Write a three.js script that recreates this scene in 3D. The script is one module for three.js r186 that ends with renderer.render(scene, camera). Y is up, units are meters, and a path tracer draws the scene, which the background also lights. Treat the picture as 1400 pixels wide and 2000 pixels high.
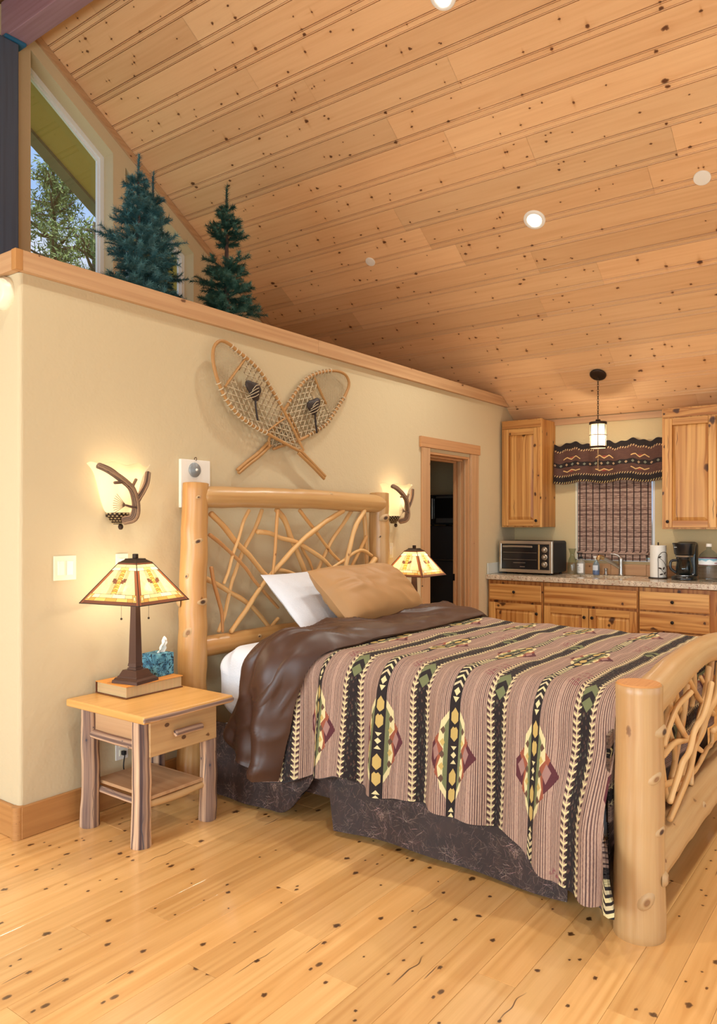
import * as THREE from 'three';
import { RoundedBoxGeometry } from 'three/addons/geometries/RoundedBoxGeometry.js';
import { mergeGeometries } from 'three/addons/utils/BufferGeometryUtils.js';
import { RectAreaLightUniformsLib } from 'three/addons/lights/RectAreaLightUniformsLib.js';

// ---------------------------------------------------------------- camera, sky, lights, exposure
const scene = new THREE.Scene();
const renderer = new THREE.WebGLRenderer({ antialias: true });
renderer.toneMapping = THREE.LinearToneMapping;
renderer.toneMappingExposure = 0.97;
renderer.shadowMap.enabled = true;
RectAreaLightUniformsLib.init();

const TURN = THREE.MathUtils.degToRad(36.4);
const camera = new THREE.PerspectiveCamera(68.236, 1400 / 2000, 0.05, 200);
camera.position.set(3.19, 1.4, 0);
camera.rotation.y = TURN;
camera.setViewOffset(1400, 2000, 0, -20, 1400, 2000);   // level camera, lens shifted up a little

// the room: bed wall x = 0, kitchen wall z = -6.93, roof slope 0.651 falling to the kitchen
const ZK = -6.93, YK = 2.385, SL = 0.651, RIDGE = -2.83, XF = -1.93, XR = 5.8, ZB = 1.5;
const roofY = (z) => (z < RIDGE ? YK + SL * (z - ZK) : YK + SL * (RIDGE - ZK) - SL * (z - RIDGE));

// a summer sky with thin cloud
{
  const w = 1024, h = 512, data = new Float32Array(w * h * 4);
  for (let j = 0; j < h; j++) for (let i = 0; i < w; i++) {
    const el = ((j + 0.5) / h - 0.5) * Math.PI, az = (i + 0.5) / w * Math.PI * 2;
    const up = Math.max(0, Math.sin(el));
    let c = 0.5 + 0.22 * Math.sin(3 * az + 2 * Math.sin(el * 7)) * Math.sin(el * 9 + 1.5 * Math.sin(2 * az)) + 0.16 * Math.sin(7 * az + el * 13 + Math.sin(11 * az)) * Math.sin(el * 17 + 3 * Math.sin(3 * az)) + 0.1 * Math.sin(23 * az + 2 * Math.sin(el * 31)) * Math.sin(el * 43 + 2 * Math.sin(9 * az));
    c = Math.min(1, Math.max(0, (c - 0.3) * 1.5));
    const blue = [0.42 - 0.08 * up, 0.66 - 0.08 * up, 1.05];
    const k = (j * w + i) * 4;
    const g = el < 0 ? [0.25, 0.25, 0.22] : [0, 1, 2].map((q) => blue[q] * (1 - c) + 1.05 * c);
    data[k] = g[0]; data[k + 1] = g[1]; data[k + 2] = g[2]; data[k + 3] = 1;
  }
  const sky = new THREE.DataTexture(data, w, h, THREE.RGBAFormat, THREE.FloatType);
  sky.mapping = THREE.EquirectangularReflectionMapping; sky.magFilter = THREE.LinearFilter; sky.needsUpdate = true;
  scene.background = sky;
}
// the sun stands high behind the camera's back wall: it lights the trees and ground outside
const sun = new THREE.DirectionalLight(new THREE.Color(1, 0.96, 0.88), 4.6);
sun.position.set(0.6, 16, 11); sun.target.position.set(0, 0, -1); sun.castShadow = true;
Object.assign(sun.shadow.camera, { left: -20, right: 20, top: 20, bottom: -20, near: 0.5, far: 60 }); sun.shadow.mapSize.set(2048, 2048);
scene.add(sun, sun.target);
// area lights as daylight: unseen windows beside the camera, added fill windows behind it (the windows themselves are built below)
const DAY = new THREE.Color(0.80, 0.96, 1.04);
const WINDOWS_RIGHT = [[-5.5, -3.1, 0.25, 2.35], [-2.6, -0.1, 0.25, 2.35]];       // z0, z1, y0, y1 on the wall x = XR
const ADDED_WINDOWS_BACK = [[-1.0, 1.4, 0.5, 2.05], [2.6, 5.0, 0.5, 2.05]];              // x0, x1, y0, y1 on the wall z = ZB
const dayRight = 1.0, fillBack = [9.0, 8.4];
function areaLight(w, h, at, look, intensity, color) {
  const l = new THREE.RectAreaLight(color, intensity, w, h);
  l.position.set(...at); l.lookAt(...look); scene.add(l);
}
for (const [z0, z1, y0, y1] of WINDOWS_RIGHT) areaLight(z1 - z0, y1 - y0, [XR - 0.01, (y0 + y1) / 2, (z0 + z1) / 2], [0, (y0 + y1) / 2, (z0 + z1) / 2], dayRight, DAY);
ADDED_WINDOWS_BACK.forEach(([x0, x1, y0, y1], i) => areaLight(x1 - x0, y1 - y0, [(x0 + x1) / 2, (y0 + y1) / 2, ZB - 0.01], [(x0 + x1) / 2, (y0 + y1) / 2, -9], fillBack[i], DAY));
// recessed ceiling lamps: where they sit; each lamp's own light is in its builder
const CANS = [[0.99, -5.11], [1.0, -3.79], [3.2, -5.11], [3.2, -3.79], [1.0, -1.2], [3.2, -1.2]];
const CAN_CD = 9, LAMP_CD = 0.26, SCONCE_CD = 0.06, PENDANT_CD = 0.35;
const WARM = new THREE.Color(1.0, 0.88, 0.70);
const CANWARM = new THREE.Color(0.93, 0.95, 0.87);

// ---------------------------------------------------------------- helpers
function rng(seed) { let a = seed >>> 0; return () => { a |= 0; a = a + 0x6D2B79F5 | 0; let t = Math.imul(a ^ a >>> 15, 1 | a); t = t + Math.imul(t ^ t >>> 7, 61 | t) ^ t; return ((t ^ t >>> 14) >>> 0) / 4294967296; }; }
const hash = (x, y, s) => { let h = Math.imul(x | 0, 374761393) ^ Math.imul(y | 0, 668265263) ^ Math.imul(s | 0, 2147483647 - 58); h = Math.imul(h ^ (h >>> 13), 1274126177); return ((h ^ (h >>> 16)) >>> 0) / 4294967296; };
const sm = (t) => t * t * (3 - 2 * t), clamp = (x, a = 0, b = 1) => Math.min(b, Math.max(a, x)), mix = (a, b, t) => a + (b - a) * t;
const step = (a, b, x) => sm(clamp((x - a) / (b - a)));
function vnoise(x, y, s, px = 0, py = 0) {            // value noise, periodic when px, py are set
  let x0 = Math.floor(x), y0 = Math.floor(y); const fx = sm(x - x0), fy = sm(y - y0); let x1 = x0 + 1, y1 = y0 + 1;
  if (px) { x0 = ((x0 % px) + px) % px; x1 = ((x1 % px) + px) % px; }
  if (py) { y0 = ((y0 % py) + py) % py; y1 = ((y1 % py) + py) % py; }
  return mix(mix(hash(x0, y0, s), hash(x1, y0, s), fx), mix(hash(x0, y1, s), hash(x1, y1, s), fx), fy);
}
const fbm = (x, y, s) => 0.55 * vnoise(x, y, s) + 0.3 * vnoise(2.1 * x, 2.1 * y, s + 1) + 0.15 * vnoise(4.3 * x, 4.3 * y, s + 2);
const taken = {};
function numbered(name) { const n = taken[name] = (taken[name] ?? -1) + 1; return n ? `${name}_${String(n).padStart(3, '0')}` : name; }
function tag(o, label, category, group, kind) { if (label) o.userData.label = label; if (category) o.userData.category = category; if (group) o.userData.group = group; if (kind) o.userData.kind = kind; return o; }
function thing(name, label, category, pos = [0, 0, 0], turn = 0, group) { const o = new THREE.Group(); o.name = numbered(name); o.position.set(...pos); o.rotation.y = turn; scene.add(o); return tag(o, label, category, group); }
function mesh(name, geo, mat, parent) { const m = new THREE.Mesh(geo, mat); m.name = parent ? name : numbered(name); m.castShadow = m.receiveShadow = true; (parent || scene).add(m); return m; }
function part(name, geo, mat, parent, label, kind) { const m = mesh(name, geo, mat, parent); if (label) m.userData.label = label; if (kind) m.userData.kind = kind; return m; }
function struct(name, geo, mat, label) { const m = mesh(name, geo, mat); m.userData.kind = 'structure'; if (label) m.userData.label = label; return m; }
function structGroup(name, label) { const g = new THREE.Group(); g.name = name; g.userData.kind = 'structure'; if (label) g.userData.label = label; scene.add(g); return g; }
const V = (x, y, z) => new THREE.Vector3(x, y, z);

function texture(w, h, fn, srgb = true) {
  const d = new Uint8Array(w * h * 4);
  for (let j = 0; j < h; j++) for (let i = 0; i < w; i++) { const c = fn(i / w, j / h, i, j), k = (j * w + i) * 4; d[k] = clamp(c[0], 0, 255); d[k + 1] = clamp(c[1], 0, 255); d[k + 2] = clamp(c[2], 0, 255); d[k + 3] = 255; }
  const t = new THREE.DataTexture(d, w, h); t.wrapS = t.wrapT = THREE.RepeatWrapping; t.magFilter = THREE.LinearFilter; t.minFilter = THREE.LinearMipmapLinearFilter; t.generateMipmaps = true;
  if (srgb) t.colorSpace = THREE.SRGBColorSpace; t.needsUpdate = true; return t;
}
function canvasTexture(w, h, draw, srgb = true) {
  const c = document.createElement('canvas'); c.width = w; c.height = h; const g = c.getContext('2d'); draw(g, w, h);
  const t = new THREE.CanvasTexture(c); t.wrapS = t.wrapT = THREE.RepeatWrapping; if (srgb) t.colorSpace = THREE.SRGBColorSpace; t.needsUpdate = true; return t;
}
const std = (o) => new THREE.MeshStandardMaterial(o), phys = (o) => new THREE.MeshPhysicalMaterial(o);
const hex = (r, g, b) => new THREE.Color().setRGB(r / 255, g / 255, b / 255, THREE.SRGBColorSpace);

// wood: boards lie in rows, u along the grain; knots bend the grain round them
function woodTexture(w, h, { lenM, rows, rowM, base, dark, knotCol, knots, knotR, streak = 0.5, fine = 0.35, cracks = 0, tone = 0.1, smudge = 0, seed }) {
  const R = rng(seed), list = [];
  for (let r = 0; r < rows; r++) {
    const L = []; const tn = (R() - 0.5) * 2 * tone, sap = R();
    for (let k = 0; k < knots; k++) L.push({ x: R() * lenM, y: (0.1 + 0.8 * R()) * rowM, r: knotR * (0.35 + 0.9 * R() * R()), a: 1 + R() * 0.8, s: R() * 99 | 0, t: R(), sm: R() });
    const C = []; for (let k = 0; k < cracks; k++) C.push({ x: R() * lenM, y: (0.1 + 0.8 * R()) * rowM, l: 0.06 + 0.22 * R(), s: R() * 99 | 0, w: 0.0006 + 0.0013 * R() });
    list.push({ L, C, tn, sap });
  }
  const px = Math.round(lenM * 2);
  return texture(w, h, (u, v) => {
    const r = Math.min(rows - 1, v * rows | 0), X = u * lenM, Y = (v * rows - r) * rowM, row = list[r], s = seed * 7 + r * 13;
    let yw = Y + 0.012 * (vnoise(u * px, Y * 9, s, px) - 0.5), knot = 0, ring = 0, halo = 0, smd = 0;
    for (const k of row.L) {
      let dx = X - k.x; if (dx > lenM / 2) dx -= lenM; if (dx < -lenM / 2) dx += lenM;
      const dy = Y - k.y; if (Math.abs(dx) > k.r * 12) continue;
      const e = Math.hypot(dx / k.a, dy), f = Math.exp(-(dx * dx) / (k.r * k.r * 14)) * Math.exp(-(dy * dy) / (k.r * k.r * 7));
      yw += Math.sign(dy) * -k.r * 0.75 * f;
      const rr = k.r * (0.75 + 0.5 * vnoise(Math.atan2(dy, dx) * 1.6 + 5, k.s, s));
      knot = Math.max(knot, 1 - step(rr * 0.55, rr * 0.85, e)); halo = Math.max(halo, Math.exp(-Math.pow(e / (rr * 1.9), 2)), 1.3 * Math.exp(-Math.pow(dx / (rr * 6), 2) - Math.pow(dy / (rr * 0.75), 2)));
      ring = Math.max(ring, (1 - step(0, rr * 0.22, Math.abs(e - rr * 0.82))) * 0.8);
      if (smudge && k.sm < smudge) smd = Math.max(smd, Math.exp(-Math.pow(dx / (k.r * 0.8), 2)) * Math.exp(-Math.pow(dy / (k.r * 3.2), 2)));
    }
    const g1 = vnoise(u * px * 1, yw * 70, s + 1, px), g2 = vnoise(u * px * 4, yw * 330, s + 2, px * 4), g3 = vnoise(u * px, yw * 17, s + 3, px);
    let t = row.tn + streak * (Math.pow(g1, 1.6) - 0.33) + fine * 0.35 * (g2 - 0.5) + 0.35 * streak * (g3 - 0.5) + 0.18 * halo + 0.55 * smd;
    let crack = 0;
    for (const c of row.C) { let dx = X - c.x; if (dx > lenM / 2) dx -= lenM; if (dx < -lenM / 2) dx += lenM; if (Math.abs(dx) > c.l / 2) continue; const yy = c.y + 0.012 * (vnoise(dx * 22, c.s, s + 5) - 0.5); crack = Math.max(crack, (1 - step(c.w * 0.5, c.w * 1.6, Math.abs(Y - yy))) * (1 - Math.pow(Math.abs(dx) / (c.l / 2), 2))); }
    t = clamp(t + 0.25, -0.4, 1.4);
    const kk = clamp(knot * (0.75 + 0.25 * g2) + ring * 0.6 + crack * 0.9);
    return [0, 1, 2].map((q) => mix(mix(base[q], dark[q], t), knotCol[q], kk));
  });
}
// uv in metres by the face a vertex points to; grain along axis g (0 x, 1 y, 2 z)
function boxUV(geo, g = 0, sx = 1, sy = 1, ou = 0, ov = 0) {
  const p = geo.attributes.position, n = geo.attributes.normal, uv = new Float32Array(p.count * 2);
  for (let i = 0; i < p.count; i++) {
    const P = [p.getX(i), p.getY(i), p.getZ(i)], N = [Math.abs(n.getX(i)), Math.abs(n.getY(i)), Math.abs(n.getZ(i))];
    const m = N[0] >= N[1] && N[0] >= N[2] ? 0 : N[1] >= N[2] ? 1 : 2; const rest = [0, 1, 2].filter((a) => a !== m);
    let along, across;
    if (rest.includes(g)) { along = P[g]; across = P[rest.find((a) => a !== g)]; } else { along = P[rest[0]]; across = P[rest[1]]; }
    uv[2 * i] = (along + ou) / sx; uv[2 * i + 1] = (across + ov) / sy;
  }
  geo.setAttribute('uv', new THREE.BufferAttribute(uv, 2)); return geo;
}
let bseed = 11;
const br = rng(4242);
function rbox(w, h, d, r = 0.004, grain = 1, seg = 2) { const g = new RoundedBoxGeometry(w, h, d, seg, Math.min(r, w * 0.49, h * 0.49, d * 0.49)); return boxUV(g, grain, 1, 1, br() * 7, br() * 7); }
function box(w, h, d, grain = 1) { return boxUV(new THREE.BoxGeometry(w, h, d), grain, 1, 1, br() * 7, br() * 7); }
const at = (g, x, y, z) => { g.translate(x, y, z); return g; };
const merge = (a) => mergeGeometries(a.map((g) => (g.index ? g.toNonIndexed() : g)).map((g) => { for (const k of Object.keys(g.attributes)) if (!['position', 'normal', 'uv'].includes(k)) g.deleteAttribute(k); return g; }));
function cyl(r0, r1, h, n = 20) { return new THREE.CylinderGeometry(r0, r1, h, n); }       // r0 top
function lathe(pts, n = 28) { return new THREE.LatheGeometry(pts.map(([r, y]) => new THREE.Vector2(r, y)), n); }

// a limb of wood or wire along points, radius r(t), knobbly by bump; rounded ends
function limb(pts, r, { seg = 24, rad = 10, bump = 0, bumpF = 3, seed = 1, cap = 0.6, uvS = 1, flat = 1 } = {}) {
  const c = new THREE.CatmullRomCurve3(pts.map((p) => (p.isVector3 ? p : V(...p))), false, 'centripetal'), L = c.getLength();
  const rf = typeof r === 'function' ? r : () => r, fr = c.computeFrenetFrames(seg, false), P = c.getSpacedPoints(seg);
  const pos = [], uv = [], idx = []; const rings = [];
  const addRing = (cen, N, B, rr, u, t) => { rings.push(pos.length / 3); for (let k = 0; k <= rad; k++) { const a = k / rad * Math.PI * 2, kk = k % rad; const b = 1 + (bump ? bump * 2 * (vnoise(kk / rad * bumpF * 2, t * L * 14, seed, Math.round(bumpF * 2)) - 0.5) : 0); const q = rr * b; const x = Math.cos(a) * q, y = Math.sin(a) * q * flat; pos.push(cen.x + N.x * x + B.x * y, cen.y + N.y * x + B.y * y, cen.z + N.z * x + B.z * y); uv.push(u / uvS + seed * 0.37, (a * rf(0.5)) / uvS + seed * 0.19); } };
  const T0 = fr.tangents[0], T1 = fr.tangents[seg];
  if (cap) { for (const q of [0.02, 0.55, 0.88]) { const d = Math.sqrt(1 - q * q) * cap; addRing(P[0].clone().addScaledVector(T0, -d * rf(0) ), fr.normals[0], fr.binormals[0], rf(0) * q, -d * rf(0), 0); } }
  for (let i = 0; i <= seg; i++) addRing(P[i], fr.normals[i], fr.binormals[i], rf(i / seg), i / seg * L, i / seg);
  if (cap) { for (const q of [0.88, 0.55, 0.02]) { const d = Math.sqrt(1 - q * q) * cap; addRing(P[seg].clone().addScaledVector(T1, d * rf(1)), fr.normals[seg], fr.binormals[seg], rf(1) * q, L + d * rf(1), 1); } }
  for (let i = 0; i + 1 < rings.length; i++) for (let k = 0; k < rad; k++) { const a = rings[i] + k, b = rings[i + 1] + k; idx.push(a, a + 1, b, b, a + 1, b + 1); }
  const g = new THREE.BufferGeometry(); g.setAttribute('position', new THREE.Float32BufferAttribute(pos, 3)); g.setAttribute('uv', new THREE.Float32BufferAttribute(uv, 2)); g.setIndex(idx); g.computeVertexNormals();
  const n = g.attributes.normal; for (const s of rings) { const e = s + rad, x = n.getX(s) + n.getX(e), y = n.getY(s) + n.getY(e), z = n.getZ(s) + n.getZ(e), l = Math.hypot(x, y, z) || 1; n.setXYZ(s, x / l, y / l, z / l); n.setXYZ(e, x / l, y / l, z / l); }
  return g;
}
// a cloth sheet: fn(u, v) -> Vector3 on the outer face, th its thickness (inner face lies behind)
function sheet(nu, nv, fn, uvf, th = 0.01) {
  const P = []; for (let j = 0; j <= nv; j++) for (let i = 0; i <= nu; i++) P.push(fn(i / nu, j / nv));
  const id = (i, j) => j * (nu + 1) + i, N = P.map(() => V(0, 0, 0)), a = V(0, 0, 0), b = V(0, 0, 0);
  for (let j = 0; j <= nv; j++) for (let i = 0; i <= nu; i++) { a.subVectors(P[id(Math.min(nu, i + 1), j)], P[id(Math.max(0, i - 1), j)]); b.subVectors(P[id(i, Math.min(nv, j + 1))], P[id(i, Math.max(0, j - 1))]); N[id(i, j)].crossVectors(a, b).normalize(); }
  const pos = [], uv = [], nor = [], idx = [], M = P.length;
  for (let k = 0; k < M; k++) { const i = k % (nu + 1), j = (k / (nu + 1)) | 0; pos.push(P[k].x, P[k].y, P[k].z); nor.push(N[k].x, N[k].y, N[k].z); uv.push(...uvf(i / nu, j / nv, P[k])); }
  for (let k = 0; k < M; k++) { const i = k % (nu + 1), j = (k / (nu + 1)) | 0; pos.push(P[k].x - N[k].x * th, P[k].y - N[k].y * th, P[k].z - N[k].z * th); nor.push(-N[k].x, -N[k].y, -N[k].z); uv.push(...uvf(i / nu, j / nv, P[k])); }
  const quad = (A, B, C, D) => idx.push(A, B, C, B, D, C);
  for (let j = 0; j < nv; j++) for (let i = 0; i < nu; i++) { const A = id(i, j), B = id(i + 1, j), C = id(i, j + 1), D = id(i + 1, j + 1); quad(A, B, C, D); idx.push(A + M, C + M, B + M, B + M, C + M, D + M); }
  for (let i = 0; i < nu; i++) { quad(id(i, 0) + M, id(i + 1, 0) + M, id(i, 0), id(i + 1, 0)); quad(id(i, nv), id(i + 1, nv), id(i, nv) + M, id(i + 1, nv) + M); }
  for (let j = 0; j < nv; j++) { quad(id(0, j), id(0, j + 1), id(0, j) + M, id(0, j + 1) + M); quad(id(nu, j) + M, id(nu, j + 1) + M, id(nu, j), id(nu, j + 1)); }
  const g = new THREE.BufferGeometry(); g.setAttribute('position', new THREE.Float32BufferAttribute(pos, 3)); g.setAttribute('normal', new THREE.Float32BufferAttribute(nor, 3)); g.setAttribute('uv', new THREE.Float32BufferAttribute(uv, 2)); g.setIndex(idx); return g;
}
// polygon with holes, extruded; pts in (a, b)
function slab(pts, holes, depth, bevel = 0) {
  const s = new THREE.Shape(pts.map(([x, y]) => new THREE.Vector2(x, y))); for (const h of holes) s.holes.push(new THREE.Path(h.map(([x, y]) => new THREE.Vector2(x, y))));
  return new THREE.ExtrudeGeometry(s, { depth, bevelEnabled: bevel > 0, bevelThickness: bevel, bevelSize: bevel, bevelOffset: -bevel, bevelSegments: 2, curveSegments: 6 });
}
// polygon given in (z, y), standing across x from x0 (inner) to x0 + t
function slabX(pts, holes, x0, t) { const g = slab(pts.map(([z, y]) => [-z, y]), holes.map((h) => h.map(([z, y]) => [-z, y])), Math.abs(t)); g.rotateY(Math.PI / 2); g.translate(Math.min(x0, x0 + t), 0, 0); return g; }

// ---------------------------------------------------------------- materials
const FLOOR_LEN = 2.6, FLOOR_W = 0.127, CEIL_LEN = 3.4, CEIL_W = 0.2175;
const floorTex = woodTexture(2048, 1024, { lenM: FLOOR_LEN, rows: 8, rowM: FLOOR_W, base: [238, 188, 122], dark: [200, 142, 76], knotCol: [70, 42, 20], knots: 14, knotR: 0.0115, streak: 0.5, fine: 0.4, cracks: 1, tone: 0.17, seed: 3 });
const ceilTex = woodTexture(2048, 1024, { lenM: CEIL_LEN, rows: 8, rowM: CEIL_W, base: [242, 203, 158], dark: [204, 149, 102], knotCol: [84, 46, 24], knots: 20, knotR: 0.0125, streak: 0.2, fine: 0.25, cracks: 0, tone: 0.12, smudge: 0.5, seed: 17 });
const logTex = woodTexture(1024, 1024, { lenM: 1.5, rows: 1, rowM: 1.0, base: [232, 194, 140], dark: [192, 138, 80], knotCol: [140, 96, 54], knots: 10, knotR: 0.014, streak: 0.4, fine: 0.4, cracks: 3, tone: 0.02, seed: 29 });
const cabTex = woodTexture(1024, 1024, { lenM: 1.6, rows: 4, rowM: 0.3, base: [222, 172, 104], dark: [158, 96, 42], knotCol: [66, 36, 16], knots: 7, knotR: 0.026, streak: 0.75, fine: 0.4, cracks: 5, tone: 0.2, seed: 41 });
const trimTex = woodTexture(1024, 512, { lenM: 2.0, rows: 2, rowM: 0.3, base: [208, 168, 126], dark: [168, 122, 84], knotCol: [96, 62, 40], knots: 4, knotR: 0.011, streak: 0.35, fine: 0.4, cracks: 0, tone: 0.06, seed: 53 });
const barkTex = woodTexture(512, 512, { lenM: 0.6, rows: 1, rowM: 0.4, base: [214, 176, 142], dark: [104, 80, 72], knotCol: [62, 62, 72], knots: 5, knotR: 0.008, streak: 1.5, fine: 1.2, cracks: 16, tone: 0.02, seed: 61 });
const tableTex = woodTexture(1024, 512, { lenM: 0.9, rows: 2, rowM: 0.3, base: [232, 180, 106], dark: [198, 138, 66], knotCol: [110, 66, 30], knots: 2, knotR: 0.010, streak: 0.35, fine: 0.35, cracks: 0, tone: 0.06, seed: 71 });
const bumpTex = texture(512, 512, (u, v) => { const n = 255 * (0.6 * vnoise(u * 24, v * 24, 5, 24, 24) + 0.4 * vnoise(u * 90, v * 90, 6, 90, 90)); return [n, n, n]; }, false);
const rep = (t, sx, sy) => { const c = t.clone(); c.repeat.set(1 / sx, 1 / sy); c.needsUpdate = true; return c; };
const logMap = rep(logTex, 1.5, 1.0), cabMap = rep(cabTex, 1.6, 1.2), trimMap = rep(trimTex, 2, 0.6), barkMap = rep(barkTex, 0.6, 0.4), tableMap = rep(tableTex, 0.9, 0.6), plasterMap = rep(bumpTex, 0.9, 0.9), clothMap = rep(bumpTex, 0.16, 0.16);

const M = {};
M.floor = [1.0, 0.93, 1.05, 0.87].map((k) => phys({ map: floorTex, color: new THREE.Color(k, k * 0.985, k * 0.96), roughness: 0.36, clearcoat: 0.6, clearcoatRoughness: 0.13 }));
M.ceil = [1.0, 0.93, 0.86, 1.05].map((k) => std({ map: ceilTex, color: new THREE.Color(k * 1.06, k * 1.02, k * 0.95), roughness: 0.5 }));
M.wall = std({ color: hex(211, 193, 157), roughness: 0.92, bumpMap: plasterMap, bumpScale: 0.0015 });
M.wallKitchen = std({ color: hex(216, 194, 148), roughness: 0.92, bumpMap: plasterMap, bumpScale: 0.0015 });
M.wallDark = std({ color: hex(120, 104, 84), roughness: 0.95 });
M.trim = std({ map: trimMap, color: new THREE.Color(0.98, 0.96, 0.94), roughness: 0.5 });
M.trimRed = std({ map: trimMap, color: new THREE.Color(1.0, 0.86, 0.72), roughness: 0.5 });
M.base = std({ map: trimMap, color: new THREE.Color(0.86, 0.68, 0.42), roughness: 0.45 });
M.log = phys({ map: logMap, color: new THREE.Color(0.77, 0.70, 0.59), roughness: 0.38, clearcoat: 0.3, clearcoatRoughness: 0.25 });
M.logPale = phys({ map: logMap, color: new THREE.Color(0.74, 0.70, 0.66), roughness: 0.38, clearcoat: 0.3, clearcoatRoughness: 0.25 });
M.logHoney = phys({ map: logMap, color: new THREE.Color(0.78, 0.65, 0.48), roughness: 0.38, clearcoat: 0.3, clearcoatRoughness: 0.25 });
M.twig = [[1.02, 0.94, 0.80], [0.92, 0.76, 0.56], [1.08, 1.04, 0.96], [0.7, 0.52, 0.38]].map((c) => std({ map: logMap, color: new THREE.Color(...c), roughness: 0.5 }));
M.knot = std({ vertexColors: true, roughness: 0.5 });
M.knotDark = std({ color: hex(110, 76, 50), roughness: 0.6 });
M.cut = std({ map: logMap, color: new THREE.Color(0.80, 0.56, 0.36), roughness: 0.55 });
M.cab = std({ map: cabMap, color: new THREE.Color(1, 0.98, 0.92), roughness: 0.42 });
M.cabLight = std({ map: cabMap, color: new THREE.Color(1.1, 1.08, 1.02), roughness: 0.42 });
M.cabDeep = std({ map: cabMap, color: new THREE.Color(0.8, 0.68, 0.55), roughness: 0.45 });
M.bark = std({ map: barkMap, roughness: 0.75, bumpMap: barkMap, bumpScale: 0.002 });
M.table = phys({ map: tableMap, roughness: 0.4, clearcoat: 0.3, clearcoatRoughness: 0.2 });
M.tablePale = std({ map: trimMap, color: new THREE.Color(1.06, 1.08, 0.92), roughness: 0.5 });
M.white = std({ color: hex(245, 240, 230), roughness: 0.45 });
M.ivory = std({ color: hex(246, 236, 208), roughness: 0.4 });
M.linen = std({ color: hex(224, 226, 232), roughness: 0.9, bumpMap: clothMap, bumpScale: 0.001 });
M.satin = phys({ color: hex(176, 132, 84), roughness: 0.55, sheen: 0.5, sheenRoughness: 0.4, sheenColor: hex(235, 205, 160) });
M.lining = phys({ color: hex(72, 46, 34), roughness: 0.42, sheen: 0.35, sheenRoughness: 0.3, sheenColor: hex(170, 125, 100) });
M.piping = std({ color: hex(58, 54, 58), roughness: 0.6 });
M.bronze = std({ color: hex(92, 66, 54), roughness: 0.38, metalness: 0.55 });
M.iron = std({ color: hex(62, 48, 38), roughness: 0.5, metalness: 0.6 });
M.knob = std({ color: hex(44, 40, 40), roughness: 0.35, metalness: 0.7 });
M.steel = std({ color: hex(186, 182, 176), roughness: 0.28, metalness: 0.95 });
M.black = phys({ color: hex(22, 22, 24), roughness: 0.28, clearcoat: 0.5, clearcoatRoughness: 0.15 });
M.blackMatt = std({ color: hex(26, 25, 26), roughness: 0.6 });
M.glass = phys({ color: 0xffffff, transmission: 1, thickness: 0, roughness: 0.02, ior: 1.5 });
M.bulb = std({ color: 0xffffff, emissive: new THREE.Color(1.0, 0.86, 0.62), emissiveIntensity: 9 });
M.vinyl = std({ color: hex(240, 240, 240), roughness: 0.4 });

// sheen-free leather look: dark brown with a mesh of pale creases
M.leather = std({ roughness: 0.6, map: canvasTexture(1024, 1024, (g, w, h) => {
  g.fillStyle = 'rgb(46,30,26)'; g.fillRect(0, 0, w, h); const R = rng(77);
  for (let k = 0; k < 900; k++) { const x = R() * w, y = R() * h, r = 12 + R() * 60; const c = R() < 0.5 ? '26,16,14' : '90,62,50'; for (const dx of [-w, 0, w]) for (const dy of [-h, 0, h]) { if (x + dx < -80 || x + dx > w + 80 || y + dy < -80 || y + dy > h + 80) continue; const q = g.createRadialGradient(x + dx, y + dy, 0, x + dx, y + dy, r); q.addColorStop(0, `rgba(${c},0.16)`); q.addColorStop(1, `rgba(${c},0)`); g.fillStyle = q; g.fillRect(x + dx - r, y + dy - r, 2 * r, 2 * r); } }
  for (let q = 0; q < 460; q++) { const cx = R() * w, cy = R() * h, ca = R() * 6.28, n = 3 + R() * 8, st = 0.25 + 0.6 * R() * R(), rad = 40 + R() * 110; for (let k = 0; k < n; k++) { let x = cx + (R() - 0.5) * rad, y = cy + (R() - 0.5) * rad, a = ca + (R() - 0.5) * 2.8; g.strokeStyle = `rgba(${190 + R() * 40 | 0},${164 + R() * 30 | 0},${150 + R() * 30 | 0},${st * (0.35 + 0.65 * R())})`; g.lineWidth = 0.8 + R() * 2.2; g.beginPath(); g.moveTo(x, y); for (let m = 0; m < 4; m++) { a += (R() - 0.5) * 0.9; const l = 4 + R() * 15; x += Math.cos(a) * l; y += Math.sin(a) * l; g.lineTo(x, y); } g.stroke(); } }
}) });
M.leather.map.repeat.set(1 / 0.62, 1 / 0.62);

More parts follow.
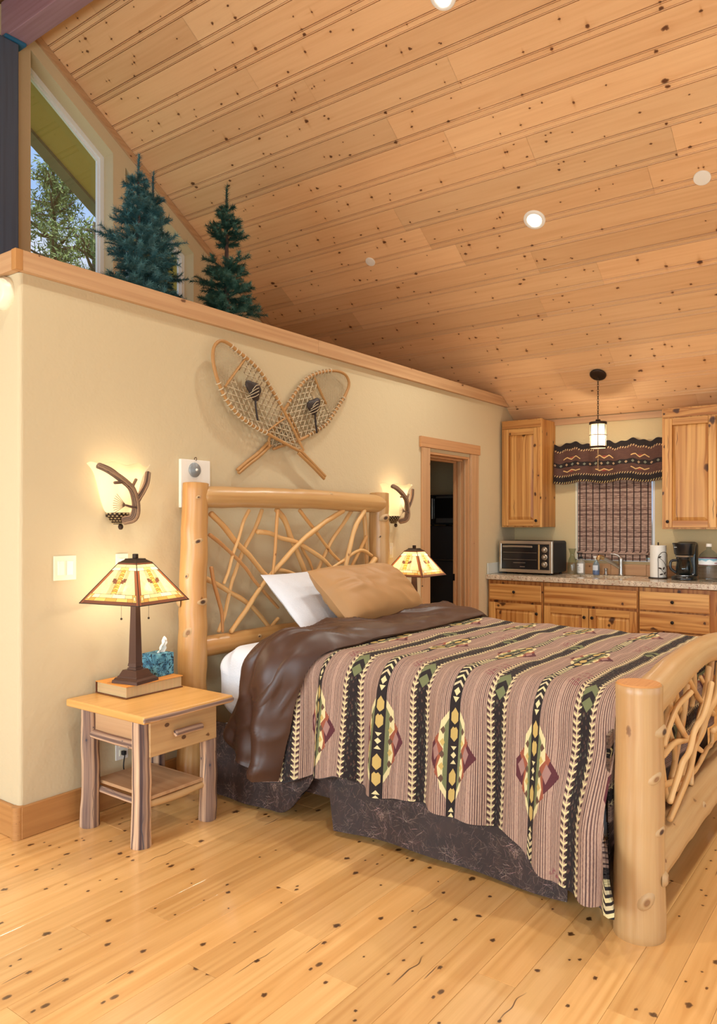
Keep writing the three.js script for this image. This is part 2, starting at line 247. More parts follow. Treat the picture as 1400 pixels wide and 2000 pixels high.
// the woven blanket: one repeat of the pattern, x 0.345 m across the bands, y 0.80 m along them
const PAT_X = 0.345, PAT_Y = 0.80;
const blanketTex = canvasTexture(1024, 2048, (g, W, H) => {
  const R = rng(5), mx = W / PAT_X, my = H / PAT_Y;   // pixels per metre
  g.fillStyle = 'rgb(172,140,122)'; g.fillRect(0, 0, W, H);
  for (let k = 0; k < 26000; k++) { g.fillStyle = R() < 0.5 ? `rgba(196,160,138,${0.1 + R() * 0.2})` : `rgba(128,92,86,${0.1 + R() * 0.2})`; g.fillRect(R() * W, R() * H, 2 + R() * 4, 4 + R() * 26); }
  const line = (x, w, c) => { g.fillStyle = c; g.fillRect(x * mx - w / 2, 0, w, H); };
  // bands: feather (vine) band centred on x = 0.25, diamond band on x = 0.0775
  for (const cx of [0.0775, 0.25]) for (const s of [-1, 1]) for (let k = 0; k < 8; k++) { const o = (cx < 0.1 ? 0.024 : 0.046) + k * 0.0062; line(cx + s * o, 4.5 + (k % 3) * 1.5, k % 2 ? 'rgba(70,44,42,0.75)' : 'rgba(52,34,36,0.85)'); line(cx + s * (o + 0.0026), 2.5, 'rgba(222,196,164,0.5)'); }
  const cV = 0.25, cD = 0.0775, dark = 'rgb(34,24,24)', cream = 'rgb(218,204,152)', gold = 'rgb(196,166,96)', green = 'rgb(112,116,78)', rust = 'rgb(150,82,58)', maroon = 'rgb(88,40,46)', tan = 'rgb(190,158,122)';
  g.fillStyle = dark; g.fillRect((cV - 0.026) * mx, 0, 0.052 * mx, H);
  for (let k = 0; k < 150; k++) { g.fillStyle = R() < 0.6 ? 'rgba(92,64,52,0.8)' : 'rgba(112,112,88,0.6)'; const y = R() * H, x = (cV + (R() - 0.5) * 0.044) * mx; g.beginPath(); g.moveTo(x, y); g.lineTo(x + 14, y + 26); g.lineTo(x - 4, y + 40); g.fill(); }
  const poly = (c, pts) => { g.fillStyle = c; g.beginPath(); pts.forEach(([x, y], i) => (i ? g.lineTo(x * mx, y * my) : g.moveTo(x * mx, y * my))); g.closePath(); g.fill(); };
  // herringbone borders of the feather band
  for (const s of [-1, 1]) {
    const x = cV + s * 0.033; line(x, 9, cream);
    for (let y = 0; y < PAT_Y + 0.01; y += 0.025) { for (const q of [-1, 1]) { poly(cream, [[x, y], [x + q * 0.0125, y - 0.011], [x + q * 0.0125, y - 0.0035], [x, y + 0.0065]]); poly('rgba(60,40,36,0.9)', [[x + q * 0.002, y + 0.0085], [x + q * 0.012, y - 0.001], [x + q * 0.012, y + 0.009], [x + q * 0.002, y + 0.0165]]); } }
  }
  // big green arrowhead on the feather band
  for (const y0 of [0.05]) { poly(green, [[cV, y0], [cV + 0.028, y0 + 0.04], [cV + 0.028, y0 + 0.10], [cV, y0 + 0.135], [cV - 0.028, y0 + 0.10], [cV - 0.028, y0 + 0.04]]); poly(dark, [[cV, y0 + 0.045], [cV + 0.026, y0 + 0.075], [cV + 0.026, y0 + 0.105], [cV, y0 + 0.075], [cV - 0.026, y0 + 0.105], [cV - 0.026, y0 + 0.075]]); }
  // the diamond band
  g.fillStyle = dark; g.fillRect((cD - 0.02) * mx, 0, 0.04 * mx, H);
  const yM = 0.42, hl = 0.17;                      // the great diamond: centre and half length
  poly(maroon, [[cD - 0.098, yM], [cD - 0.02, yM - 0.12], [cD - 0.02, yM + 0.12]]); poly(maroon, [[cD + 0.098, yM], [cD + 0.02, yM - 0.12], [cD + 0.02, yM + 0.12]]);
  for (const s of [-1, 1]) {
    poly(rust, [[cD + s * 0.066, yM - 0.055], [cD + s * 0.02, yM - 0.125], [cD + s * 0.02, yM + 0.135], [cD + s * 0.058, yM + 0.075], [cD + s * 0.05, yM + 0.01]]);
    poly('rgb(160,120,110)', [[cD + s * 0.072, yM - 0.012], [cD + s * 0.056, yM - 0.04], [cD + s * 0.046, yM], [cD + s * 0.06, yM + 0.03]]);
    poly(cream, [[cD + s * 0.02, yM - hl], [cD + s * 0.046, yM - 0.125], [cD + s * 0.052, yM - 0.05], [cD + s * 0.034, yM - 0.02], [cD + s * 0.05, yM + 0.05], [cD + s * 0.04, yM + 0.13], [cD + s * 0.02, yM + hl]]);
    poly(green, [[cD + s * 0.02, yM - hl + 0.03], [cD + s * 0.033, yM - 0.11], [cD + s * 0.033, yM + 0.11], [cD + s * 0.02, yM + hl - 0.03]]);
    for (let k = -2; k <= 2; k++) poly(k % 2 ? gold : 'rgb(96,70,54)', [[cD + s * 0.036, yM + k * 0.046 - 0.016], [cD + s * 0.046, yM + k * 0.046], [cD + s * 0.036, yM + k * 0.046 + 0.016], [cD + s * 0.03, yM + k * 0.046]]);
  }
  g.fillStyle = dark; g.fillRect((cD - 0.019) * mx, 0, 0.038 * mx, H);
  const oval = (y, l) => poly(gold, [[cD, y - l], [cD + 0.013, y - l * 0.35], [cD + 0.013, y + l * 0.5], [cD, y + l], [cD - 0.013, y + l * 0.5], [cD - 0.013, y - l * 0.35]]);
  const chev = (y, c) => poly(c, [[cD, y + 0.014], [cD + 0.018, y - 0.004], [cD + 0.018, y - 0.018], [cD, y], [cD - 0.018, y - 0.018], [cD - 0.018, y - 0.004]]);
  const dia = (y, r, c = cream) => poly(c, [[cD, y - r], [cD + r * 0.8, y], [cD, y + r], [cD - r * 0.8, y]]);
  for (const d of [0.085, 0.15]) { oval(yM - d, 0.034); oval(yM + d, 0.034); } chev(yM - 0.118, dark); chev(yM + 0.118, dark);
  dia(yM, 0.013); for (const s of [-1, 1]) poly(cream, [[cD, yM + s * 0.018], [cD + 0.011, yM + s * 0.034], [cD - 0.011, yM + s * 0.034]]);
  for (const s of [-1, 1]) { poly(cream, [[cD, yM + s * 0.2], [cD + 0.012, yM + s * 0.218], [cD - 0.012, yM + s * 0.218]]); dia(yM + s * 0.236, 0.015); }
  for (let k = 0; k < 6; k++) chev(0.68 + k * 0.024, k % 2 ? cream : 'rgb(206,190,150)'); for (let k = 0; k < 6; k++) { const y = 0.155 - k * 0.026; poly(k % 2 ? cream : 'rgb(206,190,150)', [[cD, y - 0.013], [cD + 0.018, y + 0.004], [cD + 0.018, y + 0.014], [cD, y - 0.002], [cD - 0.018, y + 0.014], [cD - 0.018, y + 0.004]]); }
  // small stepped rose blocks between the bands
  for (const y0 of [0.02, 0.72]) for (let k = 0; k < 14; k++) { g.fillStyle = `rgba(132,70,74,${0.35 + 0.4 * R()})`; const x = (0.155 + 0.04 * R()) * mx, y = (y0 + 0.07 * R()) * my; poly(g.fillStyle, [[x / mx, y / my], [x / mx + 0.012, y / my + 0.012], [x / mx, y / my + 0.014]]); }
  g.globalAlpha = 0.05; g.fillStyle = '#000'; for (let y = 0; y < H; y += 6) g.fillRect(0, y, W, 2); g.globalAlpha = 1;
});
blanketTex.repeat.set(1 / PAT_X, 1 / PAT_Y);
M.blanket = std({ map: blanketTex, roughness: 0.88, bumpMap: clothMap, bumpScale: 0.0012 });

// ---------------------------------------------------------------- the room
// one board with chamfered edges: a along its length, b across, n up from its face
function boardGeo(A, B, th, c, place, uvf) {
  const P = [], U = [];
  const q = (v) => { for (const i of [0, 1, 2, 0, 2, 3]) { const [a, b, n] = v[i]; P.push(...place(a, b, n)); U.push(...uvf(a, b)); } };
  const i0 = [[c, c], [A - c, c], [A - c, B - c], [c, B - c]], o0 = [[0, 0], [A, 0], [A, B], [0, B]];
  q(i0.map(([a, b]) => [a, b, 0]));
  for (let k = 0; k < 4; k++) { const m = (k + 1) % 4; q([[...o0[k], -c], [...o0[m], -c], [...i0[m], 0], [...i0[k], 0]]); q([[...o0[k], -th], [...o0[m], -th], [...o0[m], -c], [...o0[k], -c]]); }
  const g = new THREE.BufferGeometry(); g.setAttribute('position', new THREE.Float32BufferAttribute(P, 3)); g.setAttribute('uv', new THREE.Float32BufferAttribute(U, 2)); g.computeVertexNormals(); return g;
}
// floor: pine planks 127 mm wide along the bed wall; those in view are pieces, the rest one part
{
  const floor = structGroup('floor', 'glossy honey coloured knotty pine plank floor');
  const R = rng(101), rows = [], cs = Math.cos(TURN), sn = Math.sin(TURN), far = [];
  for (let k = -16; 0.062 + k * FLOOR_W < XR; k++) {
    const x0 = Math.max(XF, 0.062 + k * FLOOR_W), x1 = Math.min(XR, 0.062 + (k + 1) * FLOOR_W); if (x1 - x0 < 0.01) continue;
    let z = ZB - R() * 1.4; let za = ZB;
    while (za > ZK) {
      const zb = Math.max(ZK, z), len = za - zb, row = R() * 8 | 0, off = R() * FLOOR_LEN, m = R() * 4 | 0;
      const g = boardGeo(len - 0.0008, x1 - x0 - 0.0008, 0.02, 0.0008, (a, b, n) => [x0 + 0.0004 + b, n, za - a], (a, b) => [(a + off) / FLOOR_LEN, (row + 0.03 + 0.94 * b / FLOOR_W) / 8]);
      const seen = [0.1, 0.5, 0.9].some((t) => { const X = (x0 + x1) / 2 - 3.19, Z = za - len * t, d = -X * sn - Z * cs, u = X * cs - Z * sn; return d > 0.7 && d < 5.2 && Math.abs(u / d) < 0.52 && 1.4 / d < 0.72; });
      const hiddenByWall = x1 < -0.05 && zb < -1.9;
      rows.push({ g, m, seen: seen && !hiddenByWall, x0 }); za = zb; z = zb - (0.7 + R() * 1.7);
    }
  }
  let n = 0;
  for (const r of rows) { if (r.seen && n < 295) { n++; part('plank', r.g, M.floor[r.m], floor); } else far.push(r.g); }
  part('outlying_planks', merge(far), M.floor[0], floor, null, 'stuff');
  part('subfloor', at(box(XR - XF, 0.1, ZB - ZK), (XR + XF) / 2, -0.071, (ZB + ZK) / 2), M.trim, floor);
}
// ceiling: beaded pine boards running along the kitchen wall
{
  const ceiling = structGroup('ceiling', 'sloping ceiling of knotty orange pine boards with beaded joints');
  const R = rng(202), ct = 1 / Math.hypot(1, SL), st = SL * ct, top = (RIDGE - ZK) / ct;
  const prof = [[0, -0.018], [0.0032, -0.018], [0.0035, 0], [0.0065, 0.003], [0.0100, 0], [0.0103, -0.010], [0.0122, -0.010], [0.0125, 0], [0.0385, 0], [0.0388, -0.010], [0.0407, -0.010], [0.041, 0], [0.0445, 0.003], [0.0475, 0], [0.0478, -0.018], [0.0522, -0.018], [0.0525, 0], [CEIL_W - 0.0003, 0], [CEIL_W, -0.016]];
  const place = (s, n, x, flip) => { const y = YK + s * st - n * ct, z = ZK + s * ct + n * st; return [x, y, flip ? 2 * RIDGE - z : z]; };
  for (let k = -2; ; k++) {
    const s0 = 0.39 + k * CEIL_W; if (s0 > top - 0.02) break;
    let xa = XF - R() * 2.2;
    while (xa < XR) {
      const xb = Math.min(XR, xa + 1.6 + R() * 2.4), a = Math.max(xa, XF), row = R() * 8 | 0, off = R() * CEIL_LEN, m = R() * 4 | 0; xa = xb; if (xb - a < 0.02) continue;
      const P = [], U = [], pf = prof.map(([d, n]) => [clamp(s0 + d, 0, top), n]).filter(([s], i, arr) => i === 0 || s > arr[i - 1][0]); if (pf.length < 2) continue;
      for (let i = 0; i + 1 < pf.length; i++) { const c = [[pf[i], a + 0.0006], [pf[i], xb - 0.0006], [pf[i + 1], xb - 0.0006], [pf[i + 1], a + 0.0006]]; for (const j of [0, 1, 2, 0, 2, 3]) { const [[s, n], x] = c[j]; P.push(...place(s, n, x)); U.push((x + off) / CEIL_LEN, (row + 0.03 + 0.94 * (s - s0) / CEIL_W) / 8); } }
      const g = new THREE.BufferGeometry(); g.setAttribute('position', new THREE.Float32BufferAttribute(P, 3)); g.setAttribute('uv', new THREE.Float32BufferAttribute(U, 2)); g.computeVertexNormals();
      part('ceiling_board', g, M.ceil[m], ceiling);
    }
  }
  // deck above the boards and the other slope, over the camera and out of view
  const e = 0.022, pts = [[ZK - 0.3, roofY(ZK) - 0.3 * SL + e], [RIDGE, roofY(RIDGE) + e], [ZB + 0.3, roofY(ZB) - 0.3 * SL + e], [ZB + 0.3, roofY(ZB) - 0.3 * SL + 0.16], [RIDGE, roofY(RIDGE) + 0.17], [ZK - 0.3, roofY(ZK) - 0.3 * SL + 0.16]];
  const deck = slabX(pts, [], XF - 0.22, XR - XF + 0.44); boxUV(deck, 0, 2, 0.6);
  part('roof_deck', deck, std({ map: trimTex, color: new THREE.Color(1.1, 0.95, 0.75), roughness: 0.6 }), ceiling);
}
// ridge beam and the dark post that carries it, lens flare tint in their colours
{
  const beam = structGroup('beam_ridge', 'brown timber ridge beam in the top corner, painted with a mauve lens flare tint');
  const mb = std({ map: trimMap, color: new THREE.Color(0.66, 0.68, 1.6), roughness: 0.6 });  // mauve of the lens flare put into the timber colour
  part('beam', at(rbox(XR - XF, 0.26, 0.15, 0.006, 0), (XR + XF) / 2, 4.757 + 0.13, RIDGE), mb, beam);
  part('flare_tinted_bracket', at(rbox(0.1, 0.022, 0.15, 0.003), XF + 0.052, 4.745, RIDGE + 0.02), std({ color: hex(40, 110, 150), roughness: 0.6 }), beam);  // cyan of the lens flare put into the metal colour
  const post = struct('post_ridge', at(rbox(0.09, 4.733 - 2.58, 0.15, 0.012, 1), XF + 0.0465, (4.733 + 2.58) / 2, -2.762), std({ map: trimMap, color: new THREE.Color(0.15, 0.34, 1.0), roughness: 0.65 }), 'dark timber post under the ridge beam, painted with a blue lens flare tint');  // blue of the lens flare put into the post colour
}
// walls
const DOOR = { z0: -5.272, z1: -5.98, h: 1.975 };
boxUV; // uv in metres below
{
  const bed = slabX([[-1.82, 0], [-1.82, 2.507], [-6.74, 2.507], [ZK, YK - 0.004], [ZK, 0]], [[[DOOR.z0, 0.0005], [DOOR.z0, DOOR.h], [DOOR.z1, DOOR.h], [DOOR.z1, 0.0005]]], -0.14, 0.14); boxUV(bed, 2);
  struct('wall_bed', bed, M.wall, 'tan plastered wall behind the log bed');
  const end = at(box(-0.02 - XF, 2.507, 0.14, 0), (XF - 0.02) / 2, 2.507 / 2, -1.87);
  const col = at(cyl(0.02, 0.02, 2.507, 24), -0.02, 2.507 / 2, -1.82); struct('wall_end', merge([end, col]), M.wall, 'tan end face of the partition wall with rounded corner');
  const w1 = [[-2.975, 3.0], [-2.975, 4.795], [-3.668, 4.325], [-3.668, 3.0]], w2 = [[-3.784, 2.8], [-3.784, 4.255], [-4.497, 3.77], [-4.497, 2.8]];
  const far = slabX([[ZB, 0], [ZB, roofY(ZB)], [RIDGE, roofY(RIDGE)], [ZK, YK], [ZK, 0]], [w1, w2], XF - 0.22, 0.22); boxUV(far, 2);
  struct('wall_far', far, M.wall, 'far gable wall above the partition with two sloping windows');
  let wi = 0;
  for (const w of [w1, w2]) {
    const g = structGroup('window_' + (++wi), wi === 1 ? 'white framed window with sloping top, trees and sky behind' : 'second white framed sloping window behind the artificial trees');
    const [[za, yb], [, yt0], [zc, yt1]] = w, f = 0.035, sl = (yt0 - yt1) / (za - zc);
    const inner = [[za - f, yb + f], [za - f, yt0 - f * sl - f * 1.25], [zc + f, yt1 + f * sl - f * 1.25], [zc + f, yb + f]];
    part('window_frame', slabX(w, [inner], XF - 0.18, 0.06), M.vinyl, g);
    const f2 = 0.012, inn2 = inner.map(([z, y], i) => [z + (i < 2 ? -f2 : f2), y + (i === 0 || i === 3 ? f2 : -f2 * 1.25)]);
    part('glazing_bead', slabX(inner, [inn2], XF - 0.165, 0.025), M.vinyl, g);
    part('pane', slabX(inn2, [], XF - 0.153, 0.004), M.glass, g);
  }
  // rake trim against the ceiling
  const rk = (z, d) => [z, roofY(z) - d]; const rake = slabX([rk(RIDGE - 0.08, 0.004), rk(RIDGE - 0.08, 0.062), rk(ZK, 0.062), rk(ZK, 0.004)], [], XF, 0.022); boxUV(rake, 2); struct('trim_rake', rake, M.trim, 'thin pine trim where the far wall meets the ceiling');
  // kitchen wall
  const kw = slab([[XF - 0.22, 0], [XR + 0.2, 0], [XR + 0.2, YK], [XF - 0.22, YK]], [[[0.612, 1.045], [1.335, 1.045], [1.335, 1.86], [0.612, 1.86]]], 0.16); kw.translate(0, 0, ZK - 0.16); boxUV(kw, 0); struct('wall_kitchen', kw, M.wallKitchen, 'yellow tan kitchen wall with the blind covered window');
  const crown = at(rbox(XR + 0.0, 0.058, 0.02, 0.003, 0), XR / 2, 2.35, ZK + 0.011); struct('trim_kitchen', crown, M.trim, 'pale pine strip along the top of the kitchen wall');
  const kwin = structGroup('window_3', 'kitchen window recess with pale jambs behind the woven blind');
  part('jamb', at(rbox(0.02, 0.80, 0.12, 0.002), 0.623, 1.452, ZK - 0.06), M.ivory, kwin); part('jamb', at(rbox(0.02, 0.80, 0.12, 0.002), 1.324, 1.452, ZK - 0.06), M.vinyl, kwin);
  part('sill', at(rbox(0.68, 0.026, 0.16, 0.003), 0.9735, 1.059, ZK - 0.068), M.vinyl, kwin); part('pane', at(box(0.68, 0.78, 0.005), 0.9735, 1.45, ZK - 0.13), M.glass, kwin);
  // right and back walls, behind and beside the camera, with unseen windows, the back ones added for their light
  const rh = WINDOWS_RIGHT.map(([z0, z1, y0, y1]) => [[z0, y0], [z0, y1], [z1, y1], [z1, y0]]);
  const rw = slabX([[ZB, 0], [ZB, roofY(ZB)], [RIDGE, roofY(RIDGE)], [ZK, YK], [ZK, 0]], rh, XR, 0.2); boxUV(rw, 2); struct('wall_right', rw, M.wall, 'tan gable wall beside the camera with unseen tall windows');
  const bh = ADDED_WINDOWS_BACK.map(([x0, x1, y0, y1]) => [[x0, y0], [x1, y0], [x1, y1], [x0, y1]]);
  const bw = slab([[XF - 0.22, 0], [XR + 0.2, 0], [XR + 0.2, roofY(ZB)], [XF - 0.22, roofY(ZB)]], bh, 0.2); bw.translate(0, 0, ZB); boxUV(bw, 0); struct('wall_back', bw, M.wall, 'tan wall behind the camera with two windows added for fill light');
  const frame = (n, w, h, place, label) => { const g = structGroup('window_' + n, label); const add = (nm, ge, m) => { place(ge); part(nm, ge, m, g); }; for (const s of [-1, 1]) { add('window_frame', at(box(0.06, h, 0.08), s * (w / 2 - 0.03), 0, 0), M.vinyl); add('window_frame', at(box(w - 0.12, 0.06, 0.08), 0, s * (h / 2 - 0.03), 0), M.vinyl); } add('mullion', at(box(0.05, h - 0.12, 0.06), 0, 0, 0), M.vinyl); for (const s of [-1, 1]) add('pane', at(box(w / 2 - 0.085, h - 0.12, 0.006), s * (w / 4 - 0.0175), 0, 0), M.glass); };
  WINDOWS_RIGHT.forEach(([z0, z1, y0, y1], i) => frame(4 + i, z1 - z0, y1 - y0, (g) => { g.rotateY(Math.PI / 2); g.translate(XR + 0.12, (y0 + y1) / 2, (z0 + z1) / 2); }, i ? 'unseen tall window beside the camera nearest the back wall' : 'unseen tall window beside the camera nearest the kitchen'));
  ADDED_WINDOWS_BACK.forEach(([x0, x1, y0, y1], i) => frame(6 + i, x1 - x0, y1 - y0, (g) => { g.translate((x0 + x1) / 2, (y0 + y1) / 2, ZB + 0.12); }, i ? 'window added for fill light behind the camera on the right' : 'window added for fill light behind the camera on the left'));
  // loft floor over the partition and its pine edge boards
  struct('floor_loft', at(box(-0.005 - XF, 0.07, 4.8, 2), (XF - 0.005) / 2, 2.543, -1.81 - 2.4), M.trim, 'flat loft top of the partition behind the pine edge board');
  const led = structGroup('trim_ledge', 'pine edge board running along the top of the bed wall');
  const b1 = slabX([[-1.765, 2.507], [-1.765, 2.597], [-3.84, 2.597], [-3.84, 2.507]], [], 0, 0.032), b2 = slabX([[-3.8415, 2.507], [-3.8415, 2.597], [-6.585, 2.597], [-6.725, 2.507]], [], 0, 0.032);
  for (const b of [b1, b2]) { boxUV(b, 2, 1, 1, b === b1 ? 0 : 1.1, 0.07); part('edge_board', b, M.trim, led); }
  part('edge_board', at(rbox(-0.001 - XF, 0.09, 0.034, 0.003, 0), (XF - 0.001) / 2, 2.552, -1.783), M.trim, led);
  part('corner_block', at(rbox(0.036, 0.092, 0.036, 0.003, 1), 0.016, 2.552, -1.781), M.base, led);
  // baseboards
  const bb = structGroup('baseboard_bed', 'golden brown pine baseboard along the bed wall');
  for (const [z0, z1] of [[-1.80, -5.15], [-6.13, -6.32]]) part('board', at(rbox(0.02, 0.142, z0 - z1, 0.004, 2), 0.0105, 0.072, (z0 + z1) / 2), M.base, bb);
  const be = structGroup('baseboard_end', 'golden brown pine baseboard at the partition end');
  part('board', at(rbox(-0.02 - XF, 0.142, 0.02, 0.004, 0), (XF - 0.02) / 2, 0.072, -1.789), M.base, be); part('corner_block', at(cyl(0.028, 0.028, 0.143, 6), -0.006, 0.0725, -1.795), M.base, be);
}
// the doorway in the bed wall
{
  const d = structGroup('door_1', 'red brown wooden door casing around the dark doorway');
  const { z0, z1, h } = DOOR;
  part('header', at(rbox(0.026, 0.086, 1.01, 0.003, 2), 0.0135, 2.046, -5.643), M.trimRed, d);
  part('casing', at(rbox(0.022, 2.003, 0.115, 0.004), 0.0115, 1.0015, z0 + 0.05), M.trim, d); part('casing', at(rbox(0.022, 2.003, 0.135, 0.004), 0.0115, 1.0015, z1 - 0.075), M.trim, d);
  part('jamb', at(rbox(0.15, h, 0.02, 0.003), -0.07, h / 2, z0 - 0.01), M.trimRed, d); part('jamb', at(rbox(0.15, h, 0.02, 0.003), -0.07, h / 2, z1 + 0.01), M.trimRed, d); part('jamb', at(rbox(0.15, 0.02, z0 - z1 - 0.04, 0.003, 2), -0.07, h - 0.01, (z0 + z1) / 2), M.trimRed, d);
  for (const [x, w, k] of [[-0.128, 0.022, 0.022], [-0.082, 0.03, 0.014], [-0.03, 0.018, 0.010]]) part('door_stop', at(rbox(w, h - 0.022, k, 0.003), x, (h - 0.022) / 2, z1 + 0.02 + k / 2), k > 0.02 ? M.trimRed : M.trim, d);
  for (const [x, k] of [[-0.12, 0.03], [-0.06, 0.018]]) part('door_stop', at(rbox(0.03, k, z0 - z1 - 0.08, 0.003, 2), x, h - 0.02 - k / 2, (z0 + z1) / 2), M.trimRed, d);
  part('strike_plate', at(rbox(0.02, 0.06, 0.004, 0.001), -0.128, 0.91, z1 + 0.0455), M.knob, d);
}
// outside: ground and the roof overhang
{
  const gr = struct('ground', at(box(120, 0.2, 120), -30, -0.75, 0), std({ color: hex(110, 120, 70), roughness: 1 }), 'grassy ground outside the cabin');
  const ov = structGroup('roof_overhang', 'olive brown gable overhang seen through the upper window');
  const o = (z, d) => [z, roofY(z) + d], s1 = slabX([o(ZK - 0.6, 0.0), o(RIDGE, 0.0), o(RIDGE, 0.06), o(ZK - 0.6, 0.06)], [], XF - 0.225, -0.55), s2 = slabX([o(ZK - 0.6, -0.03), o(RIDGE, -0.03), o(RIDGE, 0.2), o(ZK - 0.6, 0.2)], [], XF - 0.776, -0.13);
  part('soffit', s1, std({ color: hex(190, 160, 80), roughness: 0.9 }), ov); part('fascia', s2, std({ color: hex(130, 122, 92), roughness: 0.9 }), ov);
}

// ---------------------------------------------------------------- bed: branch runs as [radius, [[z, y] ...]]
const HEAD_TWIGS = [[0.0155,[[-2.811,1.445],[-2.894,1.383],[-2.991,1.291],[-3.104,1.207],[-3.221,1.103],[-3.338,1.037]]],[0.0095,[[-3.075,1.467],[-3.036,1.41],[-2.997,1.315],[-2.953,1.228],[-2.916,1.127],[-2.884,1.067]]],[0.0111,[[-3.227,1.469],[-3.162,1.353],[-3.081,1.248],[-3.025,1.146],[-2.986,1.068],[-2.959,0.983],[-2.926,0.875],[-2.884,0.801]]],[0.0092,[[-3.294,1.47],[-3.282,1.335],[-3.27,1.201],[-3.251,1.093]]],[0.0168,[[-3.375,1.475],[-3.446,1.403],[-3.498,1.306],[-3.565,1.199],[-3.634,1.081],[-3.662,1.007]]],[0.0101,[[-3.538,1.473],[-3.62,1.403],[-3.718,1.321],[-3.79,1.256],[-3.879,1.184],[-3.963,1.129]]],[0.0153,[[-3.948,1.474],[-3.761,1.403],[-3.634,1.34],[-3.538,1.288],[-3.459,1.238],[-3.356,1.164],[-3.257,1.093],[-3.162,1.016],[-3.081,0.932],[-2.937,0.799]]],[0.0121,[[-4.097,1.475],[-4.002,1.384],[-3.894,1.291],[-3.805,1.182],[-3.718,1.067]]],[0.0161,[[-4.162,1.476],[-4.065,1.374],[-3.994,1.222],[-3.955,1.101],[-3.94,0.989]]],[0.0129,[[-4.263,1.477],[-4.28,1.324],[-4.297,1.124],[-4.297,0.965]]],[0.0135,[[-3.168,1.345],[-3.27,1.335],[-3.356,1.309],[-3.512,1.276],[-3.648,1.219],[-3.761,1.165],[-3.864,1.096],[-3.986,0.995]]],[0.0096,[[-2.78,1.333],[-2.863,1.282],[-2.948,1.221],[-3.036,1.153],[-3.127,1.059],[-3.197,0.997],[-3.319,0.894]]],[0.0137,[[-2.78,1.1],[-2.873,1.059],[-2.97,1.009],[-3.058,0.966],[-3.127,0.924],[-3.197,0.864],[-3.282,0.784]]],[0.01,[[-2.775,1.158],[-2.795,1.072],[-2.826,0.985],[-2.852,0.906],[-2.857,0.808]]],[0.009,[[-3.579,1.283],[-3.62,1.215],[-3.676,1.15],[-3.718,1.076],[-3.761,0.991]]],[0.0123,[[-3.319,1.119],[-3.42,1.101],[-3.525,1.069],[-3.634,1.027]]],[0.0113,[[-4.271,1.17],[-4.162,1.208],[-4.065,1.192],[-3.955,1.148],[-3.82,1.098],[-3.648,1.013]]],[0.0116,[[-4.271,1.299],[-4.179,1.188],[-4.097,1.094],[-4.018,0.998]]],[0.0186,[[-4.288,1.145],[-4.179,1.061],[-4.097,0.993]]],[0.0111,[[-3.306,0.765],[-3.382,0.82]]]] ;
const FOOT_TWIGS = [[0.0098,[[-3.243,0.715],[-3.158,0.711],[-3.023,0.697],[-2.915,0.647],[-2.847,0.596]]],[0.009,[[-3.099,0.727],[-2.986,0.665],[-2.933,0.605],[-2.898,0.518],[-2.864,0.438]]],[0.0106,[[-3.555,0.699],[-3.483,0.639],[-3.391,0.592],[-3.239,0.561],[-3.158,0.503],[-3.042,0.482],[-2.968,0.443],[-2.864,0.392]]],[0.0116,[[-3.788,0.748],[-3.734,0.615],[-3.531,0.563],[-3.46,0.512],[-3.303,0.468],[-3.239,0.405],[-3.138,0.366],[-2.924,0.307]]],[0.011,[[-3.914,0.57],[-3.788,0.523],[-3.63,0.475],[-3.483,0.424],[-3.346,0.393],[-3.198,0.329]]],[0.0133,[[-3.239,0.747],[-3.346,0.612],[-3.402,0.509]]],[0.0105,[[-2.924,0.535],[-3.08,0.542],[-3.303,0.507],[-3.483,0.496]]],[0.0094,[[-2.942,0.417],[-3.138,0.382],[-3.303,0.352],[-3.483,0.342],[-3.681,0.376],[-3.788,0.38],[-3.788,0.44]]],[0.0058,[[-2.959,0.594],[-2.986,0.52],[-3.042,0.408]]],[0.011,[[-3.656,0.469],[-3.929,0.436],[-4.274,0.398]]],[0.0102,[[-3.568,0.747],[-3.58,0.655],[-3.531,0.597]]],[0.007,[[-3.605,0.713],[-3.708,0.649],[-3.788,0.588]]],[0.0058,[[-2.898,0.481],[-2.968,0.419],[-3.099,0.352]]],[0.0116,[[-3.9,0.743],[-3.843,0.632],[-3.681,0.544],[-3.531,0.374]]]] ;
const SHOE_A = [[0.0111,[[-3.638,1.845],[-3.485,1.887],[-3.341,1.928],[-3.203,1.966],[-3.082,2.018],[-2.994,2.085],[-2.937,2.161],[-2.9,2.239],[-2.883,2.319],[-2.895,2.376],[-2.942,2.414],[-2.999,2.41],[-3.072,2.381],[-3.162,2.346],[-3.245,2.302],[-3.308,2.252],[-3.373,2.187],[-3.451,2.106],[-3.532,2.015],[-3.602,1.929],[-3.656,1.858]]],[0.0225,[[-3.62,1.848],[-3.748,1.773],[-3.876,1.695]]],[0.0128,[[-3.142,2.35],[-3.062,2.258],[-2.985,2.168]]],[0.0099,[[-3.33,1.949],[-3.418,2.003],[-3.485,2.041]]]] ;
const SHOE_B = [[0.0135,[[-3.417,1.849],[-3.485,1.873],[-3.661,1.927],[-3.797,1.988],[-3.927,2.058],[-3.993,2.124],[-4.062,2.2],[-4.131,2.277],[-4.171,2.36],[-4.142,2.407],[-4.055,2.425],[-3.913,2.403],[-3.785,2.359],[-3.698,2.306],[-3.625,2.232],[-3.554,2.152],[-3.485,2.066],[-3.417,1.967],[-3.373,1.902],[-3.378,1.857]]],[0.0205,[[-3.384,1.88],[-3.286,1.805],[-3.192,1.747],[-3.116,1.695]]],[0.0115,[[-3.804,2.346],[-3.861,2.273],[-3.927,2.191]]],[0.0095,[[-3.554,2.081],[-3.625,1.995],[-3.661,1.935]]]] ;
